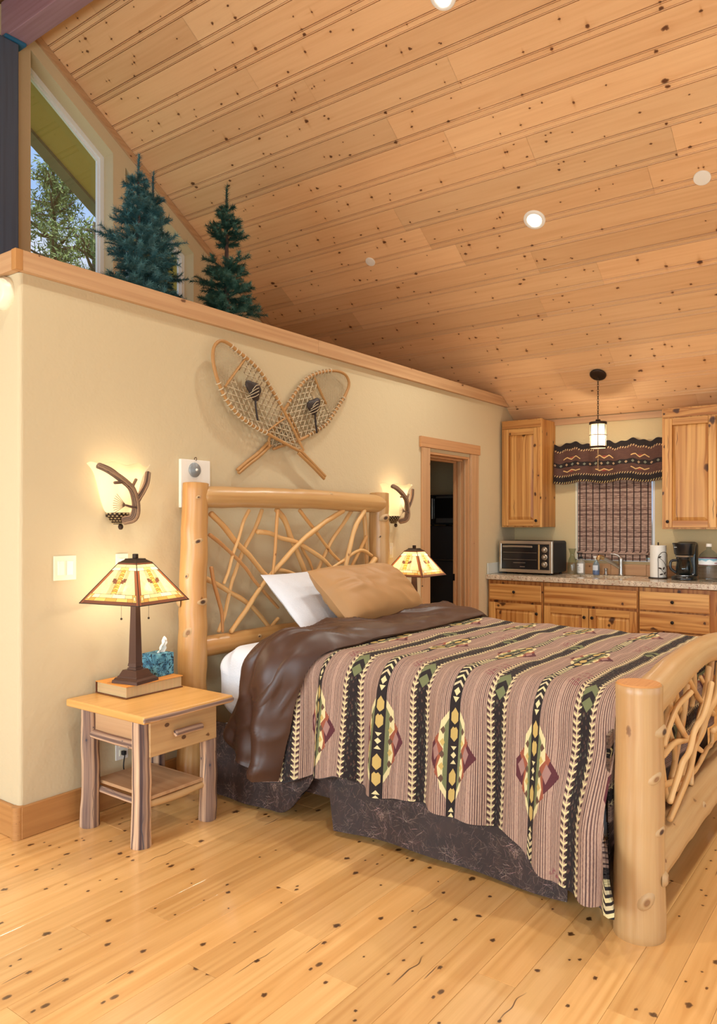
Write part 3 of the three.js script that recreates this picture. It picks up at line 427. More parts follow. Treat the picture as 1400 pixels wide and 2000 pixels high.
// a branch knot: swollen collar in the log's colour round a darker heart
const knotGeos = {};
function knotGeo(dk) {
  if (knotGeos[dk]) return knotGeos[dk];
  const g = lathe([[0.0001, 0.34], [0.2, 0.36], [0.34, 0.40], [0.46, 0.30], [0.62, 0.34], [0.8, 0.2], [1.05, -0.05], [1.3, -0.5]], 14), c = g.attributes.position, col = []; const inC = dk ? [0.07, 0.035, 0.02] : [0.30, 0.15, 0.06], mid = dk ? [0.24, 0.12, 0.05] : [0.48, 0.28, 0.12], out = [0.54, 0.35, 0.17];
  for (let i = 0; i < c.count; i++) { const r = Math.hypot(c.getX(i), c.getZ(i)), t = r < 0.42 ? 0 : r < 0.56 ? 1 : 2; col.push(...(t === 0 ? inC : t === 1 ? mid : out)); }
  g.setAttribute('color', new THREE.Float32BufferAttribute(col, 3)); return (knotGeos[dk] = g);
}
// a peeled log from a to b with knots on it
function logPart(name, a, b, r0, r1, mat, parent, { bow = [0, 0, 0], bump = 0.05, seed = 1, seg = 26, rad = 22, cap = 0.12, knots = [] } = {}) {
  const A = V(...a), B = V(...b), C = A.clone().add(B).multiplyScalar(0.5).add(V(...bow));
  const m = part(name, limb([A, C, B], (t) => mix(r0, r1, t), { seg, rad, bump, bumpF: 2, seed, cap }), mat, parent);
  for (const [p, n, s, dk] of knots) { const k = part('knot', knotGeo(dk), M.knot, m); k.position.set(...p); k.quaternion.setFromUnitVectors(V(0, 1, 0), V(...n).normalize()); k.scale.set(s * 0.8, s * 0.7, s * 1.25); }
  return m;
}
{
  const bed = thing('log_bed', 'peeled log bed frame with woven branch headboard and footboard', 'bed');
  const X = 0.13, N = [0.72, 0, 0.69];
  const onPost = (cx, cz, r, y, ang, s, dk) => [[cx + Math.sin(ang) * r, y, cz + Math.cos(ang) * r], [Math.sin(ang), 0, Math.cos(ang)], s, dk];
  // headboard
  logPart('headboard_post', [X + 0.005, 0.0, -2.675], [X, 1.605, -2.702], 0.080, 0.067, M.logHoney, bed, { bow: [0, 0, 0.012], bump: 0.085, seed: 4, cap: 0.1, seg: 40, knots: [onPost(X, -2.69, 0.066, 1.30, 1.15, 0.022, 1), onPost(X, -2.68, 0.07, 0.83, 0.55, 0.03), onPost(X, -2.69, 0.07, 0.985, 1.5, 0.026, 1), onPost(X, -2.69, 0.067, 1.53, 1.2, 0.009, 1), onPost(X, -2.68, 0.069, 1.12, 0.4, 0.012, 1), onPost(X, -2.675, 0.074, 1.0, -0.6, 0.03)] });
  logPart('headboard_post', [X, 0.0, -4.385], [X, 1.605, -4.401], 0.082, 0.068, M.log, bed, { bump: 0.085, seed: 9, seg: 40, knots: [onPost(X, -4.40, 0.068, 1.43, 1.25, 0.03, 1), onPost(X, -4.4, 0.07, 1.30, 0.7, 0.012, 1), onPost(X, -4.4, 0.07, 1.37, 0.35, 0.011, 1), onPost(X, -4.395, 0.072, 1.08, 2.1, 0.03)] });
  const kn = (z, y, r, s, dk) => [[X + r * 0.92, y, z], [0.92, 0.1, 0.38], s, dk];
  logPart('headboard_rail', [X + 0.01, 1.535, -2.735], [X + 0.01, 1.528, -4.385], 0.058, 0.062, M.log, bed, { bow: [0, 0.012, 0], bump: 0.045, seed: 14, seg: 44, cap: 0.5, knots: [kn(-2.97, 1.545, 0.06, 0.016, 1), kn(-3.16, 1.558, 0.06, 0.018, 1), kn(-3.46, 1.54, 0.061, 0.02), kn(-3.77, 1.572, 0.058, 0.018), kn(-4.04, 1.555, 0.06, 0.015, 1), kn(-4.2, 1.54, 0.06, 0.018)] });
  logPart('headboard_rail', [X, 0.735, -2.73], [X, 0.735, -4.36], 0.055, 0.052, M.logHoney, bed, { bump: 0.04, seed: 15, seg: 40, cap: 0.5, knots: [kn(-3.13, 0.75, 0.055, 0.012, 1)] });
  HEAD_TWIGS.forEach(([r, p], i) => { const dx = [0, 0.028, -0.026, 0.05, -0.045][i % 5]; part('branch', limb(p.map(([z, y]) => [X + dx * (i === 0 ? 1 : 0.8), y, z]), (t) => r * (1.1 - 0.2 * t), { seg: 30, rad: 9, bump: 0.14, seed: 30 + i, cap: 0.7 }), M.twig[[0, 2, 2, 1, 0, 1, 0, 2, 2, 0, 0, 3, 0, 3, 1, 0, 0, 1, 0, 1][i]], bed); });
  // footboard
  const FX = 2.43, FZ = -2.645;
  logPart('footboard_post', [FX, 0.0, FZ], [FX + 0.002, 0.848, FZ + 0.004], 0.086, 0.077, M.logPale, bed, { bump: 0.03, seed: 21, seg: 34, rad: 30, cap: 0.04, knots: [onPost(FX, FZ, 0.08, 0.70, 1.45, 0.026, 1), onPost(FX, FZ, 0.082, 0.55, 0.95, 0.022), onPost(FX, FZ, 0.085, 0.145, 0.55, 0.026), onPost(FX, FZ, 0.086, 0.20, 1.75, 0.028), onPost(FX, FZ, 0.08, 0.42, 0.45, 0.015, 1), onPost(FX, FZ, 0.081, 0.37, 1.25, 0.02, 1)] });
  part('post_top', at(cyl(0.070, 0.074, 0.006, 28), FX, 0.8515, FZ + 0.004), M.cut, bed);
  logPart('footboard_post', [FX, 0.0, -4.40], [FX, 0.85, -4.40], 0.086, 0.077, M.logPale, bed, { bump: 0.03, seed: 22, knots: [onPost(FX, -4.4, 0.08, 0.83, -0.2, 0.02)] });
  part('footboard_rail', limb([[FX - 0.01, 0.752, -2.70], [FX - 0.01, 0.80, -3.05], [FX - 0.01, 0.828, -3.52], [FX - 0.01, 0.80, -4.0], [FX - 0.01, 0.755, -4.36]], (t) => 0.062 + 0.004 * Math.sin(t * 9), { seg: 46, rad: 24, bump: 0.05, bumpF: 2, seed: 23, cap: 0.4 }), M.logPale, bed);
  logPart('footboard_rail', [FX, 0.215, -2.70], [FX, 0.235, -4.36], 0.075, 0.08, M.logPale, bed, { bump: 0.04, seed: 24, seg: 40, rad: 24, cap: 0.3, knots: [[[FX + 0.07, 0.25, -3.3], [1, 0.2, 0.2], 0.014]] });
  FOOT_TWIGS.forEach(([r, p], i) => { const dx = [0.03, 0, 0.045, 0.03, -0.01, -0.04, 0.005, 0.0, -0.035, 0.03, -0.03, -0.01, -0.04, -0.025][i]; part('branch', limb(p.map(([z, y]) => [FX + dx, y, z]), (t) => r * 1.15 * (1.1 - 0.2 * t), { seg: 30, rad: 10, bump: 0.13, seed: 60 + i, cap: 0.7 }), M.twig[[2, 2, 2, 0, 0, 1, 0, 0, 0, 2, 0, 0, 0, 1][i]], bed); });
  for (const [k, p] of [[1, [[-2.86, 0.66], [-2.95, 0.5], [-3.02, 0.36], [-3.12, 0.30]]], [2, [[-3.0, 0.73], [-3.16, 0.6], [-3.32, 0.5], [-3.55, 0.40]]], [0, [[-3.42, 0.75], [-3.36, 0.62], [-3.22, 0.46], [-3.08, 0.32]]], [2, [[-3.7, 0.74], [-3.6, 0.6], [-3.42, 0.48], [-3.36, 0.31]]], [0, [[-3.12, 0.73], [-3.1, 0.6], [-3.2, 0.48], [-3.16, 0.3]]], [1, [[-3.85, 0.5], [-3.7, 0.56], [-3.5, 0.66], [-3.38, 0.74]]]]) part('branch', limb(p.map(([z, y], i) => [FX - 0.02 + 0.012 * k, y, z]), (t) => 0.0125 * (1.1 - 0.2 * t), { seg: 26, rad: 10, bump: 0.13, seed: 110 + k, cap: 0.7 }), M.twig[k === 1 ? 0 : k], bed);
  { const R = rng(8); for (let k = 0; k < 6; k++) { const z = -3.95 - R() * 0.35; part('branch', limb([[FX + (R() - 0.5) * 0.06, 0.30, z + (R() - 0.5) * 0.3], [FX, 0.52, z], [FX, 0.75, z + (R() - 0.5) * 0.3]], 0.011, { seg: 16, rad: 8, bump: 0.12, seed: 80 + k }), M.twig[0], bed); } }
  // side rails and slats under the mattress
  for (const z of [-2.785, -4.28]) logPart('side_rail', [X + 0.06, 0.175, z], [FX - 0.06, 0.165, z], 0.05, 0.05, M.log, bed, { bump: 0.03, seed: 25, rad: 16, cap: 0.5, knots: z > -3 ? [[[2.22, 0.185, z + 0.049], [0, 0.2, 1], 0.012, 1]] : [] });
  for (let k = 0; k < 6; k++) part('slat', at(rbox(0.09, 0.02, 1.6, 0.004, 2), 0.4 + k * 0.36, 0.218, -3.53), M.trim, bed);
}
// mattress, foundation
function pillowBox(w, h, d, r, n, amp, seed) { const g = new RoundedBoxGeometry(w, h, d, 8, r); const p = g.attributes.position; for (let i = 0; i < p.count; i++) { const x = p.getX(i), y = p.getY(i), z = p.getZ(i); const e = amp * (fbm(x * n + 9, z * n + y * n + 3, seed) - 0.5) * 2; p.setXYZ(i, x, y + e, z + e * Math.sign(z) * 0.7); } g.computeVertexNormals(); return boxUV(g, 0); }
const MZ = -3.53;
tag(mesh('box_spring', at(pillowBox(2.04, 0.11, 1.54, 0.03, 3, 0.003, 3), 1.265, 0.29, MZ), M.linen), 'white bed foundation showing as a strip below the mattress', 'box spring');
{
  const m = thing('mattress', 'white mattress in a rounded puffy fitted sheet', 'mattress');
  // sampled shell with soft edges
  const fn = (u, v) => { const a = (u - 0.5) * 2, b = (v - 0.5) * 2; return null; };
  const g = new RoundedBoxGeometry(2.1, 0.375, 1.585, 14, 0.13), p = g.attributes.position;
  for (let i = 0; i < p.count; i++) { const x = p.getX(i), y = p.getY(i), z = p.getZ(i); const w = 0.016 * (fbm(x * 7 + 2, z * 7 + y * 9, 8) - 0.5) * 2 + 0.007 * Math.sin(x * 46 + y * 38) * step(0.5, 0.8, Math.abs(z)); p.setXYZ(i, x, y + w, z + w * Math.sign(z)); }
  g.computeVertexNormals(); part('sheet', at(boxUV(g, 0), 1.258, 0.557, MZ), M.linen, m);
}
// bed skirt: separate leather-look panels
{
  const sk = thing('bed_skirt', 'dark brown distressed leather look bed skirt with pale creases', 'bed skirt');
  const panel = (xa, xb, zf, bot, curl, nu = 40) => part('panel', sheet(nu, 16, (u, v) => { const [x, y, z] = zf(u, v); return V(x, y, z); }, (u, v, P) => [P.x, P.y + P.z * 0.3], 0.006), M.leather, sk);
  // head half: its free corner swings out and up
  panel(0, 0, (u, v) => { const x = mix(0.2, mix(0.99, 0.90 + 0.06 * (1 - v), v), u), lift = 0.11 * Math.pow(clamp((u - 0.78) / 0.22), 2) * v; return [x, mix(0.375, 0.022 + lift, v), -2.705 + 0.02 * v + 0.03 * Math.sin(u * 3.4) * v + 0.035 * v * step(0.75, 1, u) + 0.004 * Math.sin(x * 26)]; });
  // foot half
  panel(0, 0, (u, v) => { const x = mix(mix(1.0, 1.10, v), 2.165, u); return [x, mix(0.40, 0.024 + 0.012 * Math.sin(u * 5), v), -2.705 + 0.045 * v * (1 - 0.4 * u) + 0.008 * Math.sin(x * 13) * v]; }, 0, 0, 60);
  // narrow end flap round the foot corner
  panel(0, 0, (u, v) => [mix(2.265, 2.335, u), mix(0.30, 0.065 + 0.03 * (1 - u), v), mix(-2.60, -2.585, u) - 0.03 * (1 - v)], 0, 0, 8);
  panel(0, 0, (u, v) => [mix(0.22, 2.2, u), mix(0.35, 0.03, v), -4.365 - 0.01 * v], 0, 0, 12);
  panel(0, 0, (u, v) => [2.312 + 0.012 * v + 0.004 * Math.sin(u * 30), mix(0.45, 0.05, v), mix(-2.66, -4.24, u)], 0, 0, 20);
  panel(0, 0, (u, v) => [mix(0.80, 1.25, u), mix(0.37, 0.13, v), -2.728], 0, 0, 8);  // added inner sheet, keeps the shaded slit between the halves dark
}
// the comforter: one hanging surface; a = distance across the bed from the near top edge (minus: on top, plus: down the side)
const HEM = [[0.3, 0.16], [0.45, 0.135], [0.62, 0.15], [0.79, 0.19], [1.0, 0.25], [1.156, 0.285], [1.296, 0.245], [1.58, 0.25], [1.93, 0.225], [2.06, 0.16], [2.13, 0.13], [2.29, 0.115], [2.42, 0.14]];
const tab = (T, x) => { if (x <= T[0][0]) return T[0][1]; for (let i = 1; i < T.length; i++) if (x <= T[i][0]) return mix(T[i - 1][1], T[i][1], sm((x - T[i - 1][0]) / (T[i][0] - T[i - 1][0]))); return T[T.length - 1][1]; };
const TOPY = 0.785, EDGE = 0.13;
function drape(x, a, lift = 0) {      // a from -1.66 (far edge) to 1 (hem, as a share of the drop when positive)
  let y, z, ny, nz; const hem = tab(HEM, x), puff = 0.018 * (fbm(x * 4.5, a * 3 + 5, 12) - 0.5) * 2;
  const foot = step(2.05, 2.34, x);
  if (a <= 0) { const b = -a; z = -2.80 - b; y = TOPY + puff * step(0, 0.3, b) - 0.025 * step(0.55, 1.62, b) * 0 + 0.012 * Math.sin(x * 18.2 + 1) * step(0.02, 0.3, b) * 0.35; if (b > 1.44) { const t = (b - 1.44) / 0.22; y -= 0.3 * t * t; z = -2.80 - 1.44 - 0.15 * Math.sin(Math.min(1, t) * 1.57); } ny = 1; nz = 0; }
  else { const A = 1.5708 * EDGE / (EDGE * 1.5708 + (TOPY - EDGE - hem)); if (a < A) { const th = a / A * 1.5708; z = -2.80 + Math.sin(th) * EDGE; y = TOPY - EDGE + Math.cos(th) * EDGE; ny = Math.cos(th); nz = Math.sin(th); } else { const t = (a - A) / (1 - A); z = -2.80 + EDGE + 0.035 * t + 0.15 * step(0.05, 0.6, t) * foot; y = mix(TOPY - EDGE, hem, t); ny = 0.05; nz = 1; } }
  const w = step(-0.1, 0.9, a), wave = (0.007 + 0.027 * w) * (Math.sin(x * 19 + 0.8 * Math.sin(x * 5)) + 0.5 * Math.sin(x * 41 + 2 + a)) * step(-0.35, 0.15, a) + 0.022 * foot * w * Math.sin(x * 58);
  const d = wave + lift; return V(x, y + ny * d, z + nz * d);
}
const foldX = (a) => { const b = a <= 0 ? -a : 0; return a <= 0 ? 0.985 + 0.02 * Math.sin(b * 3) + 0.04 * step(1.1, 1.55, b) : mix(0.985, 0.79, Math.pow(a, 0.7)); };
const headX = (a) => { const b = a <= 0 ? -a : 0; return a <= 0 ? mix(0.60, 0.50, step(0, 0.8, b)) + 0.06 * step(1.1, 1.5, b) : mix(0.60, 0.41, Math.pow(a, 0.8)) + 0.11 * step(0.78, 1.0, a); };
{
  const c = thing('comforter', 'southwestern patterned comforter with brown lining folded back at the head', 'comforter');
  const xEnd = (a) => 2.335 + (a > 0 ? 0.085 * step(0.6, 0.98, a) : 0);
  const A0 = -1.62, V2A = (v) => (v < 0.6 ? mix(A0, 0, v / 0.6) : (v - 0.6) / 0.4);
  const arc = (x, a) => (a <= 0 ? a : a * (EDGE * 1.5708 + TOPY - EDGE - tab(HEM, x)));
  part('patterned_cover', sheet(170, 150, (u, v) => { const a = V2A(v), x0 = foldX(a) - 0.06, x = mix(x0, xEnd(a), u); return drape(x, a, -0.012 * (1 - step(0, 0.05, u))); }, (u, v) => { const a = V2A(v), x = mix(foldX(a) - 0.06, xEnd(a), u); return [x - (1.025 - 0.0775), -arc(x, a) * 1.0 + 0.76]; }, 0.018), M.blanket, c);
  const rid = (x, y, s) => { const n = vnoise(x, y, s); return 1 - Math.abs(2 * n - 1); };
  part('turned_down_lining', sheet(90, 150, (u, v) => { const a = V2A(v), x = mix(headX(a), foldX(a), u), p = 1 - Math.pow(Math.abs(2 * u - 1), 5), aa = a > 0 ? a * mix(1, mix(0.86, 0.98, u), step(0.3, 1, a)) : a; const cr = 0.026 * Math.pow(rid(x * 5 + a * 3.2, a * 2.2 - x * 3, 31), 3) * p + 0.012 * Math.pow(rid(x * 13 + a * 6, a * 5 - x * 4, 32), 2) * p; return drape(x, aa, 0.012 + 0.030 * p + cr - 0.03 * Math.pow(1 - u, 10)); }, (u, v) => [u, v], 0.03), M.lining, c);
  // the end that hangs inside the footboard
  part('foot_drop', sheet(60, 12, (u, v) => V(2.326 + 0.008 * step(0.1, 0.2, u) + 0.006 * Math.sin(u * 40) * v, mix(mix(0.66, 0.775, step(0, 0.12, u)), 0.36, v), mix(-2.62, -4.24, u)), (u, v) => [2.335 - (1.025 - 0.0775) + v * 0.35, mix(0, 1.44, u) + 0.76], 0.012), M.blanket, c);
  // corded edges
  const edge = []; for (let k = 0; k <= 60; k++) { const a = V2A(k / 60); edge.push(drape(foldX(a) + 0.004, a > 0 ? a * 0.98 : a, 0.014)); } part('piping', limb(edge, 0.0045, { seg: 120, rad: 8, cap: 0.5 }), M.piping, c);
  const hemP = []; for (let k = 0; k <= 60; k++) { const x = mix(0.76, 2.40, k / 60); hemP.push(drape(x, 1, 0.0).add(V(0, -0.004, -0.004))); } part('piping', limb(hemP, 0.005, { seg: 140, rad: 8, cap: 0.5 }), M.piping, c);
  const bt = part('button', new THREE.SphereGeometry(0.009, 14, 10), M.white, c, 'small white button'); bt.position.copy(drape(0.70, 0.80, 0.052));
}
// pillows
function pillow(w, h, t, seed, wr = 0.01) {
  const nu = 44, nv = 30, mk = (sgn) => sheetHalf(nu, nv, (u, v) => { const a = (u - 0.5) * 2, b = (v - 0.5) * 2; const pin = 1 - 0.05 * (1 - Math.pow(Math.abs(b), 2)) * 0; const fx = a * w / 2 * (1 - 0.05 * (1 - Math.abs(b)) * Math.abs(a) ** 3 - 0.03 * b * b * Math.abs(a)), fy = b * h / 2 * (1 - 0.06 * (1 - a * a)); const th = Math.pow(Math.max(0, 1 - Math.pow(Math.abs(a), 3.2)), 0.55) * Math.pow(Math.max(0, 1 - Math.pow(Math.abs(b), 2.6)), 0.55); const n = vnoise(a * 5 + b * 2, b * 3, seed), wrk = wr * (1 - Math.abs(2 * n - 1)) * th * (0.4 + 0.6 * Math.abs(a)); return V(fx, fy, sgn * (t / 2 * th + wrk)); }, sgn);
  return merge([mk(1), mk(-1)]);
}
function sheetHalf(nu, nv, fn, sgn) { const pos = [], uv = [], idx = []; for (let j = 0; j <= nv; j++) for (let i = 0; i <= nu; i++) { const p = fn(i / nu, j / nv); pos.push(p.x, p.y, p.z); uv.push(i / nu, j / nv); } for (let j = 0; j < nv; j++) for (let i = 0; i < nu; i++) { const a = j * (nu + 1) + i, b = a + 1, c = a + nu + 1, d = c + 1; if (sgn > 0) idx.push(a, b, c, b, d, c); else idx.push(a, c, b, b, c, d); } const g = new THREE.BufferGeometry(); g.setAttribute('position', new THREE.Float32BufferAttribute(pos, 3)); g.setAttribute('uv', new THREE.Float32BufferAttribute(uv, 2)); g.setIndex(idx); g.computeVertexNormals(); return g; }
function putPillow(name, label, geo, mat, p, lean, roll) { const o = tag(mesh(name, geo, mat), label, 'pillow', 'pillows against the headboard'); o.rotation.order = 'YXZ'; o.rotation.set(-lean, Math.PI / 2, roll); o.position.set(...p); return o; }
putPillow('bed_pillow', 'white pillow with its flat open end sticking out left of the brown one', pillow(0.66, 0.44, 0.09, 5, 0.006), M.linen, [0.35, 0.955, -3.45], 0.82, 0.02);
putPillow('bed_pillow', 'tan brown satin pillow leaning on the branch headboard', pillow(0.81, 0.42, 0.21, 7, 0.03), M.satin, [0.575, 0.985, -3.66], 0.84, 0.0);

// ---------------------------------------------------------------- nightstands
function nightstand(label, z0, group) {
  const o = thing('nightstand', label, 'nightstand', [0, 0, z0], 0, group);
  // local z runs from 0 at the centre; legs are half-peeled logs
  for (const [x, z, s] of [[0.118, 0.188, 1], [0.496, 0.192, 2], [0.496, -0.19, 3], [0.118, -0.19, 4]]) part('leg', limb([[x, 0.001, z], [x + 0.003, 0.28, z - 0.002], [x, 0.555, z]], (t) => 0.043 - 0.004 * t, { seg: 26, rad: 18, bump: 0.08, seed: 90 + s, cap: 0.06 }), M.bark, o);
  part('tabletop', at(rbox(0.565, 0.034, 0.515, 0.008, 2), 0.317, 0.5685, 0), M.table, o);
  const edge = std({ map: barkMap, color: new THREE.Color(1.0, 1.0, 1.0), roughness: 0.8 });
  part('live_edge', limb([[0.594, 0.567, 0.253], [0.597, 0.565, 0.1], [0.593, 0.566, -0.08], [0.596, 0.567, -0.253]], 0.0115, { seg: 30, rad: 10, bump: 0.18, seed: 97, cap: 0.3 }), edge, o);
  part('side_panel', at(rbox(0.33, 0.12, 0.016, 0.002, 0), 0.307, 0.493, 0.178), M.trim, o); part('side_panel', at(rbox(0.33, 0.12, 0.016, 0.002, 0), 0.307, 0.493, -0.178), M.trim, o); part('back_panel', at(rbox(0.016, 0.12, 0.33, 0.002, 2), 0.12, 0.493, 0), M.trim, o);
  for (const s of [1, -1]) part('side_rail', limb([[0.12, 0.43, s * 0.19], [0.3, 0.428, s * 0.19], [0.49, 0.43, s * 0.192]], 0.021, { seg: 14, rad: 12, bump: 0.05, seed: 98, cap: 0.1 }), M.bark, o);
  const d = part('drawer', at(rbox(0.022, 0.165, 0.385, 0.005, 2), 0.532, 0.4685, -0.012), M.tablePale, o);
  part('drawer_body', at(box(0.36, 0.11, 0.30, 0), 0.34, 0.475, -0.0), M.trim, o);
  part('pull', limb([[0.566, 0.47, 0.06], [0.568, 0.472, -0.015], [0.566, 0.47, -0.09]], 0.0145, { seg: 14, rad: 14, bump: 0.04, seed: 99, cap: 0.1 }), M.bark, d);
  for (const [y, z] of [[0.51, 0.09], [0.435, -0.005]]) { const k = part('knot', cyl(0.012, 0.013, 0.002, 14), M.knotDark, d); k.rotation.z = Math.PI / 2; k.position.set(0.5435, y, z); k.scale.set(0.7, 1, 1); }
  part('shelf', at(rbox(0.40, 0.016, 0.30, 0.004, 0), 0.31, 0.198, 0), M.trim, o);
  for (const s of [1, -1]) part('shelf_rail', limb([[0.12, 0.165, s * 0.15], [0.3, 0.163, s * 0.15], [0.49, 0.165, s * 0.15]], 0.016, { seg: 12, rad: 10, bump: 0.08, seed: 96, cap: 0.2 }), M.bark, o);
  part('shelf_rail', limb([[0.495, 0.172, 0.17], [0.497, 0.166, 0], [0.495, 0.172, -0.17]], 0.017, { seg: 14, rad: 10, bump: 0.1, seed: 95, cap: 0.2 }), M.tablePale, o);
  return o;
}
nightstand('log legged nightstand with one drawer left of the bed', -2.262, 'log nightstands');
nightstand('nightstand mostly hidden behind the far side of the bed', -4.745, 'log nightstands');

// thick books under the lamps
{
  const pages = canvasTexture(256, 256, (g, w, h) => { g.fillStyle = 'rgb(206,178,132)'; g.fillRect(0, 0, w, h); const R = rng(3); for (let y = 0; y < h; y += 2) { g.fillStyle = `rgba(${110 + R() * 110 | 0},${90 + R() * 90 | 0},${60 + R() * 60 | 0},0.45)`; g.fillRect(0, y, w, 1); } });
  const pm = std({ map: pages, roughness: 0.9 }), cm = std({ color: hex(112, 64, 34), roughness: 0.5 }), tm = std({ map: tableMap, color: new THREE.Color(0.95, 0.72, 0.45), roughness: 0.5 });
  const book = (label, x, z) => { const b = thing('hardback_book', label, 'book', [x, 0.5866, z], 0, 'books under the table lamps');
    part('cover', at(rbox(0.235, 0.004, 0.335, 0.0015, 2), 0, 0.002, 0), cm, b); part('cover', at(rbox(0.235, 0.004, 0.335, 0.0015, 2), 0, 0.055, 0), tm, b); part('spine', at(rbox(0.005, 0.057, 0.335, 0.002, 2), -0.116, 0.0285, 0), cm, b);
    const pg = box(0.222, 0.047, 0.322, 0); part('pages', at(boxUV(pg, 0, 0.3, 0.05), 0.0, 0.0285, 0), pm, b); part('band', at(rbox(0.003, 0.0006, 0.33, 0.0002), -0.03, 0.0573, 0), cm, b); return b; };
  book('thick brown hardback under the lamp and tissue box', 0.158, -2.325); book('thick brown hardback under the far lamp beyond the bed', 0.2, -4.73);
}

// ---------------------------------------------------------------- table lamps with leaded glass shades
const SHADE = { top: 0.052, bot: 0.176, h: 0.185 };
const glassTex = canvasTexture(1024, 640, (g, W, H) => {
  const X = (x) => W * (0.5 + x), Y = (y) => H * (1 - y), lead = 'rgb(48,34,24)';
  g.fillStyle = 'rgb(250,230,172)'; g.fillRect(0, 0, W, H); const R = rng(6);
  for (let k = 0; k < 1500; k++) { g.fillStyle = `rgba(${236 + R() * 19 | 0},${196 + R() * 40 | 0},${120 + R() * 60 | 0},0.12)`; g.beginPath(); g.ellipse(R() * W, R() * H, 10 + R() * 40, 6 + R() * 20, R() * 3, 0, 7); g.fill(); }
  const half = (y) => mix(0.5, 0.5 * SHADE.top / SHADE.bot, y);
  const quad = (c, p) => { g.fillStyle = c; g.strokeStyle = lead; g.lineWidth = 4; g.beginPath(); p.forEach(([x, y], i) => (i ? g.lineTo(X(x), Y(y)) : g.moveTo(X(x), Y(y)))); g.closePath(); g.fill(); g.stroke(); };
  const strip = (y0, y1, c, n, alt) => { for (let k = 0; k < n; k++) { const a = k / n * 2 - 1, b = (k + 1) / n * 2 - 1; quad(alt && k % 2 ? alt : c, [[a * half(y0), y0], [b * half(y0), y0], [b * half(y1), y1], [a * half(y1), y1]]); } };
  strip(0, 0.07, 'rgb(120,66,34)', 1); strip(0.07, 0.15, 'rgb(226,166,74)', 5, 'rgb(240,200,110)'); strip(0.15, 0.235, 'rgb(250,238,200)', 4, 'rgb(246,226,160)');
  strip(0.80, 0.875, 'rgb(250,240,204)', 3, 'rgb(240,204,120)'); strip(0.875, 0.95, 'rgb(246,226,160)', 2); strip(0.95, 1, 'rgb(112,62,34)', 1);
  for (const s of [-1, 1]) { quad('rgb(150,84,40)', [[s * half(0.0), 0.0], [s * half(0.8), 0.8], [s * (half(0.8) - 0.045), 0.8], [s * (half(0) - 0.055), 0]]); quad('rgb(236,190,92)', [[s * (half(0.07) - 0.035), 0.07], [s * (half(0.07) - 0.1), 0.07], [s * (half(0.235) - 0.1), 0.235], [s * (half(0.235) - 0.035), 0.235]]); quad('rgb(252,236,180)', [[s * (half(0.1) - 0.052), 0.11], [s * (half(0.1) - 0.084), 0.11], [s * (half(0.2) - 0.084), 0.195], [s * (half(0.2) - 0.052), 0.195]]); }
  // centre column: fine bars, gold chevrons and a small dark cross
  const wv = (y) => mix(1.15, 0.72, y);
  for (const o of [-0.115, -0.092, -0.069, 0.069, 0.092, 0.115]) quad('rgb(248,226,166)', [[o * wv(0.235), 0.235], [(o + 0.014) * wv(0.235), 0.235], [(o + 0.014) * wv(0.8), 0.8], [o * wv(0.8), 0.8]]);
  for (let k = 0; k < 12; k++) { const y = 0.24 + k * 0.0465, w = 0.045 * wv(y); quad(k % 2 ? 'rgb(206,152,56)' : 'rgb(232,190,88)', [[-w, y], [0, y + 0.022], [w, y], [w, y + 0.045], [0, y + 0.067], [-w, y + 0.045]]); }
  for (const [x, y] of [[-0.085, 0.56], [0.085, 0.56], [-0.06, 0.53], [0.06, 0.53]]) quad('rgb(118,66,38)', [[x - 0.025, y - 0.04], [x + 0.025, y - 0.04], [x + 0.025, y + 0.04], [x - 0.025, y + 0.04]]);
});
glassTex.wrapS = glassTex.wrapT = THREE.ClampToEdgeWrapping;
M.leaded = phys({ map: glassTex, roughness: 0.9, transmission: 0.55, thickness: 0, emissive: new THREE.Color(1.0, 0.85, 0.6), emissiveMap: glassTex, emissiveIntensity: 0.14 });
